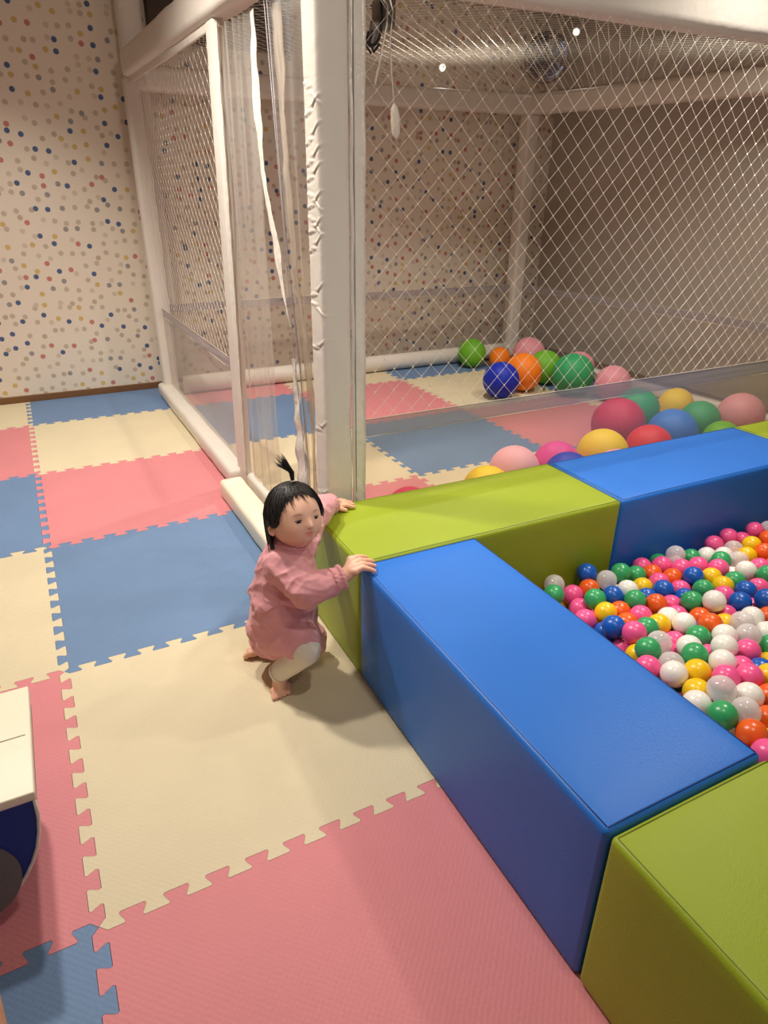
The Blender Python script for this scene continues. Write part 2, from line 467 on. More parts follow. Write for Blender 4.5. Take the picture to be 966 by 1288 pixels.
# floor rails
bm = bmesh.new(); beam(bm, (1.02, 2.30, .004), (1.02, 4.40, .004), .13, .105, .03, 4, 20, .003); put(link('base_rail', bm, WHITE_VINYL, smooth=True), cage)
bm = bmesh.new(); tube(bm, [(1.15+.33*k, 4.37+.001*k, .0765) for k in range(11)], .074, 20); put(link('base_rail', bm, WHITE_VINYL, smooth=True), cage)
bm = bmesh.new(); beam(bm, (4.49, 4.30, .004), (4.82, 1.15, .004), .11, .09, .03, 4); put(link('base_rail', bm, WHITE_VINYL, smooth=True), cage)
bm = bmesh.new(); beam(bm, (1.13, 1.06, 0), (4.76, 1.06, 0), .08, .05, .02, 4); put(link('base_rail', bm, WHITE_VINYL, smooth=True), cage)
bm = bmesh.new(); beam(bm, (1.06, 1.12, 0), (1.06, 2.26, 0), .05, .10, .02, 4); put(link('door_sill', bm, WHITE_VINYL, smooth=True), cage)

def net(name, P0, U, V, poly, pitch=.08, r=.0005, knot=.0037):
    """knotted diamond net in the plane P0 + u U + v V, cut to the convex polygon poly (u, v)"""
    bm = bmesh.new(); P0, U, V = Vector(P0), Vector(U), Vector(V)
    W3 = lambda u, v: P0+U*u+V*v
    inside = lambda u, v: all((b[0]-a[0])*(v-a[1])-(b[1]-a[1])*(u-a[0]) > 1e-6 for a, b in zip(poly, poly[1:]+poly[:1]))
    us = [p[0] for p in poly]; vs_ = [p[1] for p in poly]
    lo, hi = min(us)-max(vs_), max(us)+max(vs_)
    nrm = U.cross(V).normalized()
    for s in (1, -1):
        k = math.floor(lo/pitch)-1
        while k*pitch < hi+1:
            c = k*pitch; k += 1
            # line u - s*v = c  (direction (s,1))
            t0, t1 = -1e9, 1e9; ok = True
            for a, b in zip(poly, poly[1:]+poly[:1]):
                ex, ey = b[0]-a[0], b[1]-a[1]
                # cross(e, (c+s t - a0, t - a1)) >= 0
                A_ = ex*1-ey*s; B_ = ex*(0-a[1])-ey*(c-a[0])
                if abs(A_) < 1e-9:
                    if B_ < 0: ok = False
                elif A_ > 0: t0 = max(t0, -B_/A_)
                else: t1 = min(t1, -B_/A_)
            if not ok or t1-t0 < .01: continue
            a, b = W3(c+s*t0, t0), W3(c+s*t1, t1)
            d = (b-a).normalized(); e1 = nrm*r; e2 = d.cross(nrm)*r
            r0 = [bm.verts.new(a+x) for x in (e1+e2, e2-e1, -e1-e2, e1-e2)]; r1 = [bm.verts.new(b+x) for x in (e1+e2, e2-e1, -e1-e2, e1-e2)]
            for i in range(4): bm.faces.new((r0[i], r0[(i+1) % 4], r1[(i+1) % 4], r1[i]))
    h = pitch/2
    iu0, iu1 = int(min(us)/h)-1, int(max(us)/h)+2
    iv0, iv1 = int(min(vs_)/h)-1, int(max(vs_)/h)+2
    for i in range(iu0, iu1):
        for j in range(iv0, iv1):
            if (i+j) % 2: continue
            if not inside(i*h, j*h): continue
            c = W3(i*h, j*h); k_ = knot
            p = [bm.verts.new(c+x) for x in (U*k_, V*k_*1.2, -U*k_, -V*k_*1.2, nrm*k_, -nrm*k_)]
            for a in range(4):
                bm.faces.new((p[a], p[(a+1) % 4], p[4])); bm.faces.new((p[(a+1) % 4], p[a], p[5]))
    return put(link(name, bm, CORD), cage)
def net_wall(p, q, z0, za, zb, **k):
    p, q = Vector((p[0], p[1], 0)), Vector((q[0], q[1], 0)); d = q-p; L = d.length
    return net('net', p, d/L, (0, 0, 1), [(0, z0), (L, z0), (L, zb), (0, za)], **k)
SK = .70
net_wall((1.10, 1.03), (4.79, 1.03), .735, RZ['A']+.02, RZ['D']+.02)
net_wall((1.05, 2.27), (1.05, 4.30), .70, 2.16, 2.19)
net('roof_net', (0, 0, 2.215), (1, 0, .01), (0, 1, .015), [(1.06, 1.06), (4.82, 1.06), (4.46, 4.37), (1.05, 4.345)])
def sheet(name, p, q, z0, z1, m, thick=.002, parent=None, nseg=24, wob=.004):
    p, q = Vector((p[0], p[1], 0)), Vector((q[0], q[1], 0)); d = q-p; L = d.length; ex = d/L; ey = Vector((-ex.y, ex.x, 0))
    bm = bmesh.new(); g = []
    nz = 8
    for i in range(nseg+1):
        col = []
        for j in range(nz+1):
            z = z0+(z1-z0)*j/nz
            o = noise.noise(Vector((i*.35+p.x*5, j*.4, p.y)))*wob
            b = p+ex*(L*i/nseg)
            col.append((bm.verts.new(b+ey*(o+thick/2)+Vector((0, 0, z))), bm.verts.new(b+ey*(o-thick/2)+Vector((0, 0, z)))))
        g.append(col)
    for i in range(nseg):
        for j in range(nz):
            a, b, c, e = g[i][j], g[i+1][j], g[i+1][j+1], g[i][j+1]
            bm.faces.new((a[0], b[0], c[0], e[0])); bm.faces.new((e[1], c[1], b[1], a[1]))
    for i in range(nseg):
        for j in (0, nz):
            bm.faces.new((g[i][j][0], g[i][j][1], g[i+1][j][1], g[i+1][j][0]))
    o = link(name, bm, m, smooth=True)
    if parent is None: put(o, cage)
    else: o.parent = parent
    return o
def skirt(p, q, z0=.02, zt=.67, zb=.74):
    o = sheet('clear_skirt', p, q, z0, zt, PVC)
    b = sheet('skirt_band', p, q, zt, zb, PVC_BAND, .003, parent=o)
    p_, q_ = Vector((p[0], p[1], zt)), Vector((q[0], q[1], zt))
    bm = bmesh.new(); tube(bm, [p_, q_], .0014, 6); tube(bm, [p_+Vector((0, 0, zb-zt)), q_+Vector((0, 0, zb-zt))], .0012, 6)
    link('hem_stitching', bm, CORD, o)
    return o
skirt((1.14, 1.03), (4.79, 1.03)); skirt((1.05, 2.32), (1.05, 4.30), .09, .64, .70)
skirt((1.10, 4.36), (4.42, 4.36), .10, .655, .715); skirt((4.50, 4.30), (4.80, 1.12), .05, .655, .715)

def strip(bm, pts, ws, axis=(0, 1, 0), thick=.003, wav=0.0, wf=30, edge=0.0):
    """ribbon of cloth along pts with width ws, wavy and with real thickness"""
    ax = Vector(axis); pts = [Vector(p) for p in pts]
    # resample
    N_ = 60; out = []
    for k in range(N_+1):
        t = k/N_*(len(pts)-1); i = min(int(t), len(pts)-2); f = t-i
        f2 = f
        out.append((pts[i].lerp(pts[i+1], f2), ws[i]+(ws[i+1]-ws[i])*f))
    nrm = ax.cross(Vector((0, 0, 1))).normalized()
    rows = []
    for k, (c, w) in enumerate(out):
        row = []
        for j in range(5):
            s = (j/4-.5)
            n = math.sin(c.z*wf+s*3)*wav+noise.noise(Vector((c.z*14, s*3, c.y*3)))*wav*1.4
            e = noise.noise(Vector((c.z*25, j*1.0, 5)))*edge
            p = c+ax*(w*s+e)+nrm*n
            row.append((bm.verts.new(p+nrm*thick/2), bm.verts.new(p-nrm*thick/2)))
        rows.append(row)
    for r0, r1 in zip(rows, rows[1:]):
        for j in range(4):
            bm.faces.new((r0[j][0], r0[j+1][0], r1[j+1][0], r1[j][0])); bm.faces.new((r1[j][1], r1[j+1][1], r0[j+1][1], r0[j][1]))
        for j in (0, 4):
            bm.faces.new((r0[j][0], r1[j][0], r1[j][1], r0[j][1]))
# satin flaps down the posts
bm = bmesh.new(); strip(bm, [(1.142, 1.008, RZ['A']+.02), (1.142, 1.008, .45), (1.142, 1.008, .04)], [.055, .055, .055], (1, 0, 0), .004, .003, 20, .002); fl = put(link('net_flap', bm, SATIN, smooth=True), cage)
bm = bmesh.new(); tube(bm, [(1.128, 1.003, RZ['A']), (1.128, 1.003, .05)], .0018, 6); link('flap_seam', bm, mat('flap_seam_shadow', (150, 142, 132), rough=.6), fl)
bm = bmesh.new(); strip(bm, [(1.03, 2.103, 2.13), (1.03, 2.170, 1.0), (1.03, 2.232, .12)], [.018, .02, .02], (0, 1, 0), .004, .0015, 40, .0015); put(link('net_flap', bm, SATIN, smooth=True), cage)
bm = bmesh.new(); strip(bm, [(1.10, 4.30, RZ['B']), (1.10, 4.30, .1)], [.03, .03], (0, 1, 0), .004, .003, 30, .002); put(link('net_flap', bm, SATIN, smooth=True), cage)
bm = bmesh.new()
bm.free()
bm = bmesh.new(); beam(bm, (1.03, 2.20, 2.115), (1.03, 4.29, 2.15), .012, .04, .004, 2); put(link('net_binding', bm, SATIN, smooth=True), cage)
# plastic door
door = sheet('plastic_door', (1.055, 2.17), (1.055, 1.70), .12, 2.12, PVC_DOOR, .002, nseg=30, wob=.02)
door['label'] = 'clear plastic door curtain pulled aside'
d2 = bmesh.new()
def fold_sheet(bm, top, bot, zt, zb, amp, nf):
    n, nz = 48, 24; g = []
    for i in range(n+1):
        s = i/n; colm = []
        for j in range(nz+1):
            t = j/nz; e = t*t*(3-2*t)
            y = (top[0]+(top[1]-top[0])*s)*(1-e)+(bot[0]+(bot[1]-bot[0])*s)*e
            x = 1.06+math.sin(s*nf*2*PI+t*1.5)*amp*(.4+.6*t)
            colm.append(bm.verts.new((x, y, zt+(zb-zt)*t)))
        g.append(colm)
    for i in range(n):
        for j in range(nz): bm.faces.new((g[i][j], g[i+1][j], g[i+1][j+1], g[i][j+1]))
    bmesh.ops.solidify(bm, geom=bm.faces[:], thickness=.0015)
fold_sheet(d2, (1.54, 1.16), (1.33, 1.16), 2.10, .12, .016, 3)
link('door_fold', d2, PVC_DOOR, door, smooth=True)
bm = bmesh.new(); strip(bm, [(1.05, 1.69, 2.10), (1.05, 1.70, 1.85), (1.05, 1.685, 1.588), (1.05, 1.575, 1.344), (1.05, 1.50, 1.12), (1.055, 1.46, 1.02)], [.062, .062, .06, .05, .03, .012], (0, 1, 0), .003, .004, 12, .003)
link('edge_ribbon', bm, SATIN, door, smooth=True)
bm = bmesh.new(); strip(bm, [(1.075, 1.50, 2.09), (1.075, 1.49, 1.7), (1.075, 1.44, 1.27), (1.075, 1.34, .95), (1.07, 1.29, .6), (1.07, 1.28, .15)], [.075, .07, .055, .05, .04, .03], (0, 1, 0), .003, .005, 11, .003)
link('edge_ribbon', bm, clear_mat('milky_ribbon', (238, 230, 218), .30, .35), door, smooth=True)
bm = bmesh.new(); strip(bm, [(1.05, 1.43, .90), (1.05, 1.42, .8), (1.05, 1.40, .6), (1.05, 1.385, .45), (1.05, 1.37, .12)], [.03, .05, .09, .13, .16], (0, 1, 0), .003, .004, 45, .002)
link('edge_ribbon', bm, SATIN, door, smooth=True)
bm = bmesh.new()
for k in range(4):
    y = 1.36+.015*k
    tube(bm, [(1.05+.006*(k % 2), y+.17, 2.15), (1.05+.004*k, y+.10, 1.4), (1.04+.008*(k % 3), y-.02, .9), (1.05, y-.06, .5), (1.05, y-.07, .13)], .0022, 6)
link('fold_line', bm, PVC_BAND, door, smooth=True)

# step pad in front of the door
bm = bmesh.new(); box(bm, (.876, 1.03, 0.001), (1.0, 2.215, .105), .022, 5)
bmesh.ops.subdivide_edges(bm, edges=[e for e in bm.edges if e.calc_length() > .8], cuts=20)
for v in bm.verts:
    v.co += Vector((noise.noise(v.co*9)*.003, 0, noise.noise(v.co*8+Vector((4, 4, 4)))*.003 if v.co.z > .08 else 0))
tag(link('step_pad', bm, CREAM_VINYL, smooth=True), 'low cream padded step at the cage door behind the toddler', 'step pad')

VIS = [
 ('clear', 1.694, 0.459, 0.186),
 ('green', 1.642, 0.402, 0.188),
 ('pink', 1.738, 0.402, 0.16),
 ('blue', 1.854, 0.459, 0.194),
 ('orange', 1.815, 0.399, 0.166),
 ('clear', 1.9, 0.398, 0.183),
 ('green', 1.976, 0.402, 0.193),
 ('green', 2.048, 0.389, 0.17),
 ('white', 1.894, 0.29, 0.2),
 ('yellow', 1.998, 0.31, 0.172),
 ('blue', 1.817, 0.286, 0.199),
 ('green', 1.859, 0.222, 0.206),
 ('green', 1.731, 0.288, 0.21),
 ('orange', 1.786, 0.218, 0.182),
 ('yellow', 1.712, 0.214, 0.202),
 ('pink', 1.64, 0.234, 0.182),
 ('blue', 1.666, 0.163, 0.166),
 ('blue', 1.649, 0.118, 0.225),
 ('pink', 1.662, 0.045, 0.244),
 ('pink', 1.709, 0.331, 0.15),
 ('pink', 1.809, 0.147, 0.2),
 ('orange', 1.923, 0.181, 0.195),
 ('green', 1.736, 0.058, 0.228),
 ('blue', 1.953, 0.248, 0.173),
 ('yellow', 1.63, -0.009, 0.2),
 ('orange', 2.123, 0.376, 0.163),
 ('blue', 1.841, 0.331, 0.142),
 ('orange', 1.732, 0.136, 0.199),
 ('clear', 2.281, 0.405, 0.195),
 ('green', 2.351, 0.382, 0.174),
 ('white', 2.426, 0.366, 0.172),
 ('pink', 2.544, 0.424, 0.171),
 ('pink', 2.647, 0.434, 0.178),
 ('pink', 2.805, 0.422, 0.179),
 ('clear', 2.88, 0.406, 0.176),
 ('pink', 2.717, 0.415, 0.153),
 ('yellow', 2.661, 0.334, 0.184),
 ('orange', 2.633, 0.258, 0.193),
 ('orange', 2.779, 0.338, 0.183),
 ('clear', 2.579, 0.356, 0.171),
 ('yellow', 2.56, 0.282, 0.182),
 ('clear', 2.485, 0.267, 0.187),
 ('white', 2.502, 0.343, 0.166),
 ('green', 2.413, 0.293, 0.192),
 ('white', 2.391, 0.171, 0.216),
 ('pink', 2.482, 0.174, 0.204),
 ('green', 2.41, 0.098, 0.229),
 ('pink', 2.202, 0.398, 0.169),
 ('pink', 2.23, 0.329, 0.185),
 ('orange', 2.158, 0.308, 0.172),
 ('pink', 2.309, 0.315, 0.182),
 ('pink', 2.334, 0.245, 0.201),
 ('yellow', 2.262, 0.219, 0.194),
 ('yellow', 2.234, 0.148, 0.202),
 ('blue', 2.191, 0.245, 0.203),
 ('green', 2.163, 0.175, 0.192),
 ('green', 2.312, 0.156, 0.198),
 ('white', 2.396, 0.224, 0.161),
 ('pink', 2.075, 0.302, 0.177),
 ('pink', 2.123, 0.239, 0.165),
 ('blue', 2.029, 0.242, 0.19),
 ('blue', 2.074, 0.181, 0.176),
 ('pink', 1.998, 0.174, 0.172),
 ('green', 2.023, 0.115, 0.215),
 ('white', 2.046, 0.05, 0.249),
 ('pink', 2.175, 0.099, 0.203),
 ('blue', 2.265, 0.078, 0.212),
 ('blue', 2.161, 0.027, 0.223),
 ('pink', 2.341, 0.079, 0.202),
 ('blue', 2.222, -0.024, 0.247),
 ('pink', 2.226, 0.019, 0.183),
 ('pink', 1.953, 0.112, 0.177),
 ('yellow', 1.81, 0.07, 0.211),
 ('white', 1.867, 0.021, 0.229),
 ('white', 1.883, 0.093, 0.202),
 ('orange', 1.99, 0.048, 0.196),
 ('orange', 1.927, -0.032, 0.241),
 ('pink', 2.091, 0.024, 0.192),
 ('clear', 2.02, -0.079, 0.248),
 ('white', 2.098, -0.062, 0.233),
 ('yellow', 2.028, -0.019, 0.2),
 ('orange', 2.173, -0.077, 0.22),
 ('blue', 1.924, 0.013, 0.178),
 ('white', 1.901, -0.103, 0.249),
 ('clear', 1.97, -0.137, 0.251),
 ('white', 2.076, -0.135, 0.225),
 ('green', 1.846, -0.053, 0.231),
 ('pink', 1.806, -0.003, 0.188),
 ('clear', 1.686, -0.033, 0.248),
 ('green', 1.612, -0.053, 0.261),
 ('pink', 1.737, -0.037, 0.191),
 ('white', 1.758, -0.088, 0.244),
 ('green', 1.71, -0.143, 0.268),
 ('pink', 1.818, -0.122, 0.211),
 ('white', 1.814, -0.162, 0.277),
 ('white', 1.74, -0.212, 0.279),
 ('pink', 1.909, -0.182, 0.24),
 ('yellow', 1.959, -0.226, 0.202),
 ('yellow', 1.833, -0.304, 0.26),
 ('pink', 1.807, -0.233, 0.247),
 ('blue', 1.878, -0.251, 0.227),
 ('pink', 1.759, -0.287, 0.274),
 ('pink', 1.685, -0.266, 0.281),
 ('clear', 1.635, -0.125, 0.247),
 ('white', 1.582, -0.176, 0.268),
 ('yellow', 1.656, -0.197, 0.263),
 ('yellow', 1.589, -0.252, 0.258),
 ('pink', 1.558, -0.106, 0.248),
 ('white', 1.529, -0.297, 0.273),
 ('clear', 1.6, -0.31, 0.307),
 ('white', 1.679, -0.343, 0.278),
 ('clear', 1.605, -0.384, 0.287),
 ('orange', 1.752, -0.362, 0.26),
 ('green', 1.53, -0.371, 0.295),
 ('orange', 1.669, -0.416, 0.258),
 ('orange', 1.55, -0.444, 0.284),
 ('yellow', 1.612, -0.466, 0.244),
 ('pink', 1.513, -0.511, 0.292),
 ('green', 2.021, -0.189, 0.227),
]
LABS = [
 'clear pit ball at the far left corner of the pit, above a green one',
 'green pit ball below the clear one in the far left corner of the pit',
 'pink pit ball with green on its left and orange on its right',
 'blue pit ball with clear on its right and orange below it',
 'orange pit ball with pink on its left and clear on its right',
 'clear pit ball with orange on its left and green on its right',
 'green pit ball with clear on its left and green on its right',
 'green pit ball with green on its left and orange on its right',
 'white pit ball with blue on its left and yellow on its right',
 'yellow pit ball with white on its left and pink on its right',
 'blue pit ball with blue on its left and white on its right',
 'green pit ball with orange on its left and blue on its right',
 'green pit ball with pink on its left and blue on its right',
 'orange pit ball with yellow on its left and green on its right',
 'yellow pit ball with pink on its left and blue above it',
 'pink pit ball with yellow on its right and pink above it',
 'blue pit ball with pink on its left and blue on its right',
 'blue pit ball with blue on its left and orange on its right',
 'pink pit ball with blue on its left and green on its right',
 'pink half-buried pit ball with green on its left and green on its right',
 'pink pit ball with orange on its left and orange on its right',
 'orange pit ball with blue on its left and blue above it',
 'green pit ball with pink on its left and yellow on its right',
 'blue half-buried pit ball with green on its left and orange on its right',
 'yellow half-buried pit ball with blue on its left and green on its right',
 'orange pit ball with green on its left and pink on its right',
 'blue half-buried pit ball with green on its left and blue on its right',
 'orange half-buried pit ball with blue on its left and orange above it',
 'clear pit ball with pink on its left and green on its right',
 'green pit ball with clear on its left and white on its right',
 'white pit ball with green on its left and white on its right',
 'pink pit ball with green on its left and pink on its right',
 'pink pit ball with pink on its left and pink on its right',
 'pink pit ball with pink on its left and clear on its right',
 'clear pit ball with pink on its left and orange below it',
 'pink half-buried pit ball with yellow on its right and clear below it',
 'yellow pit ball with pink on its left and yellow below it',
 'orange pit ball with yellow on its left and orange above it',
 'orange pit ball with pink on its left and clear above it',
 'clear pit ball with white on its left and yellow on its right',
 'yellow pit ball with clear on its left and orange on its right',
 'clear pit ball with green on its left and yellow on its right',
 'white half-buried pit ball with white on its left and clear on its right',
 'green pit ball with white on its left and white above it',
 'white pit ball with green on its left and pink on its right',
 'pink pit ball with white on its left and orange above it',
 'green pit ball with white on its left and pink above it',
 'pink pit ball with orange on its left and clear on its right',
 'pink pit ball with pink on its left and blue on its right',
 'orange pit ball with pink on its left and blue on its right',
 'pink pit ball with pink on its left and blue below it',
 'pink pit ball with pink on its left and white on its right',
 'yellow half-buried pit ball with pink on its left and yellow on its right',
 'yellow pit ball with yellow on its left and green on its right',
 'blue pit ball with pink on its left and green below it',
 'green pit ball with green on its left and yellow on its right',
 'green pit ball with yellow on its left and white on its right',
 'white half-buried pit ball with pink on its left and white on its right',
 'pink pit ball with yellow on its left and orange on its right',
 'pink pit ball with blue on its right and orange above it',
 'blue pit ball with blue on its left and pink on its right',
 'blue half-buried pit ball with pink on its left and green on its right',
 'pink half-buried pit ball with orange on its left and blue on its right',
 'green pit ball with blue on its left and green on its right',
 'white pit ball with orange on its left and green above it',
 'pink pit ball with white on its left and yellow above it',
 'blue pit ball with pink on its left and green above it',
 'blue pit ball with pink on its left and blue above it',
 'pink pit ball with blue on its left and green above it',
 'blue pit ball with pink on its left and orange below it',
 'pink half-buried pit ball with blue on its left and blue above it',
 'pink half-buried pit ball with white on its left and white below it',
 'yellow pit ball with green on its left and pink on its right',
 'white pit ball with white on its left and blue on its right',
 'white half-buried pit ball with orange on its left and pink above it',
 'orange half-buried pit ball with white on its left and orange on its right',
 'orange pit ball with orange on its left and yellow on its right',
 'pink half-buried pit ball with white on its left and yellow below it',
 'clear pit ball with yellow on its left and clear below it',
 'white half-buried pit ball with clear on its left and white below it',
 'yellow half-buried pit ball with orange on its left and clear on its right',
 'orange half-buried pit ball with white on its left and blue above it',
 'blue half-buried pit ball with white on its left and orange on its right',
 'white pit ball with orange on its left and clear on its right',
 'clear pit ball with white on its left and white on its right',
 'white pit ball with clear on its left and orange above it',
 'green pit ball with white on its left and white on its right',
 'pink half-buried pit ball with clear on its left and white above it',
 'clear pit ball with yellow on its left and pink on its right',
 'green pit ball with yellow on its left and pink on its right',
 'pink half-buried pit ball with clear on its left and pink above it',
 'white pit ball with pink on its left and green on its right',
 'green pit ball with white on its left and pink on its right',
 'pink half-buried pit ball with green on its left and white on its right',
 'white pit ball with pink on its right and white below it',
 'white pit ball with pink on its left and pink below it',
 'pink pit ball with white on its left and clear above it',
 'yellow half-buried pit ball with blue on its left and green above it',
 'yellow half-buried pit ball with blue on its left and yellow above it',
 'pink half-buried pit ball with white on its left, pink above it and pink below it',
 'blue half-buried pit ball with yellow on its right and pink below it',
 'pink pit ball with pink on its left and blue above it',
 'pink pit ball with yellow on its left and pink on its right',
 'clear pit ball with pink on its left and white on its right',
 'white pit ball with pink on its left and yellow on its right',
 'yellow pit ball with white on its left and white on its right',
 'yellow pit ball with white on its left and clear on its right',
 'pink pit ball with clear on its right and green above it',
 'white pit ball cut off by the long blue block, below two yellow ones',
 'clear pit ball with white on its right and green below it',
 'white pit ball with clear on its left and clear below it',
 'clear pit ball with green on its left and orange on its right',
 'orange half-buried pit ball with white on its left and yellow above it',
 'green pit ball with white on its left and clear above it',
 'orange half-buried pit ball with clear on its left and orange above it',
 'orange pit ball with green on its left and yellow on its right',
 'yellow half-buried pit ball with orange on its left and orange above it',
 'pink pit ball in the nearest corner of the pit, below a yellow one',
 'green half-buried pit ball with pink on its left and white above it',
]
FILL = [(1.611, -0.085, 0.173), (2.178, 0.41, 0.095), (1.7, -0.126, 0.165), (1.88, 0.248, 0.091), (1.772, -0.076, 0.129), (2.385, -0.009, 0.176), (1.503, -0.378, 0.167), (1.997, -0.103, 0.136), (2.806, 0.253, 0.164), (1.58, 0.344, 0.167), (1.991, 0.223, 0.09), (2.376, 0.333, 0.112), (2.452, 0.453, 0.104), (1.463, 0.189, 0.164), (1.596, 0.049, 0.132), (2.539, 0.402, 0.071), (1.459, -0.446, 0.253), (2.129, 0.345, 0.071), (2.591, 0.178, 0.184), (2.026, -0.169, 0.148), (2.07, 0.432, 0.101), (1.906, 0.175, 0.103), (1.55, 0.109, 0.192), (1.67, 0.368, 0.065), (2.182, 0.184, 0.12), (1.444, 0.449, 0.102), (1.773, 0.062, 0.12), (1.41, 0.054, 0.128), (1.498, -0.062, 0.133), (1.473, 0.355, 0.093), (2.305, 0.171, 0.115), (2.834, 0.392, 0.067), (2.449, 0.349, 0.077), (2.786, 0.35, 0.104), (1.41, -0.127, 0.197), (1.895, 0.409, 0.075), (1.535, 0.196, 0.181), (2.698, 0.302, 0.077), (2.067, 0.212, 0.087), (1.864, -0.353, 0.174), (1.428, 0.299, 0.173), (1.74, 0.22, 0.095), (1.656, -0.473, 0.181), (2.57, 0.093, 0.188), (2.466, 0.137, 0.104), (1.598, 0.159, 0.1), (2.193, -0.149, 0.215), (2.204, 0.101, 0.111), (2.129, -0.121, 0.139), (1.506, 0.255, 0.08), (1.868, -0.026, 0.116), (2.856, 0.296, 0.086), (2.24, -0.081, 0.187), (2.69, 0.224, 0.135), (1.814, 0.44, 0.105), (2.318, -0.05, 0.213), (1.733, -0.395, 0.164), (2.059, -0.018, 0.134), (1.41, -0.258, 0.242), (1.761, -0.212, 0.187), (2.302, 0.286, 0.097), (1.559, -0.489, 0.184), (1.447, -0.361, 0.239), (1.716, 0.013, 0.133), (2.608, 0.203, 0.105), (2.563, 0.324, 0.074), (1.593, 0.424, 0.066), (1.599, -0.275, 0.168), (1.638, -0.192, 0.142), (1.517, -0.289, 0.164), (2.9, 0.429, 0.106), (1.906, -0.289, 0.151), (1.629, 0.306, 0.074), (1.491, 0.018, 0.123), (1.462, -0.476, 0.184), (2.161, -0.017, 0.121), (1.448, -0.205, 0.199), (1.854, 0.069, 0.117), (2.095, 0.075, 0.106), (2.675, 0.409, 0.066), (1.949, 0.293, 0.091), (1.976, -0.288, 0.245), (1.72, 0.112, 0.129), (1.626, -0.346, 0.185), (1.425, -0.057, 0.128), (1.543, 0.396, 0.115), (1.483, -0.151, 0.158), (2.629, 0.377, 0.119), (1.543, -0.021, 0.18), (1.966, 0.43, 0.095), (2.258, 0.402, 0.081), (1.548, -0.209, 0.176), (2.107, -0.197, 0.159), (1.913, -0.116, 0.145), (2.237, 0.236, 0.094), (2.945, 0.34, 0.143), (2.495, 0.043, 0.109), (2.613, 0.277, 0.1), (2.59, 0.45, 0.094), (1.856, -0.195, 0.138), (2.023, 0.104, 0.126), (2.377, 0.136, 0.113), (1.711, -0.308, 0.162), (2.325, 0.074, 0.12), (1.472, 0.117, 0.102), (1.435, 0.109, 0.193), (1.592, 0.448, 0.144), (1.476, 0.016, 0.198), (2.127, -0.199, 0.237), (2.456, 0.026, 0.204), (2.039, 0.354, 0.077), (2.494, 0.103, 0.181), (2.293, -0.014, 0.125), (2.547, 0.144, 0.099), (1.449, -0.063, 0.212), (1.512, 0.266, 0.154), (1.604, -0.539, 0.262), (1.76, 0.308, 0.094), (2.341, 0.436, 0.118), (1.81, -0.412, 0.187), (1.409, 0.299, 0.101), (2.406, 0.411, 0.065), (1.432, 0.187, 0.092), (1.7, 0.435, 0.089), (2.536, 0.22, 0.086), (1.783, -0.283, 0.185), (1.67, -0.253, 0.191), (2.78, 0.449, 0.078), (2.395, 0.047, 0.114), (1.595, 0.24, 0.096), (1.555, -0.361, 0.224), (1.824, -0.403, 0.263), (2.103, 0.28, 0.103), (1.751, 0.382, 0.064), (2.874, 0.322, 0.16), (1.406, -0.254, 0.147), (1.422, -0.4, 0.164), (2.485, 0.28, 0.087), (2.022, -0.249, 0.155), (1.78, -0.164, 0.134), (1.932, 0.061, 0.122), (1.826, 0.19, 0.126), (1.76, -0.444, 0.235), (1.982, 0.004, 0.117), (1.412, 0.394, 0.064), (2.671, 0.161, 0.192), (2.383, 0.248, 0.086), (1.934, 0.355, 0.133), (2.782, 0.278, 0.088), (2.239, 0.315, 0.073), (1.555, -0.119, 0.14), (1.704, -0.482, 0.269), (2.726, 0.304, 0.145), (1.626, -0.026, 0.124), (2.924, 0.339, 0.069), (2.128, 0.455, 0.063), (1.417, 0.37, 0.152), (1.509, 0.454, 0.06), (1.659, 0.202, 0.095), (1.542, 0.318, 0.098), (2.63, 0.135, 0.135), (1.691, 0.258, 0.134), (1.889, -0.351, 0.245), (1.789, 0.13, 0.095), (1.583, -0.415, 0.171), (2.48, 0.209, 0.136), (1.412, -0.176, 0.136), (1.496, -0.141, 0.232), (2.199, -0.153, 0.136), (2.023, 0.288, 0.106), (1.545, 0.105, 0.105), (1.515, 0.182, 0.098), (2.746, 0.212, 0.185), (1.819, 0.347, 0.069), (2.106, 0.151, 0.1), (1.941, -0.189, 0.139), (2.248, 0.451, 0.143), (2.146, 0.446, 0.152), (1.664, 0.074, 0.16), (1.44, -0.328, 0.155), (1.609, -0.544, 0.189), (1.495, 0.359, 0.166)]
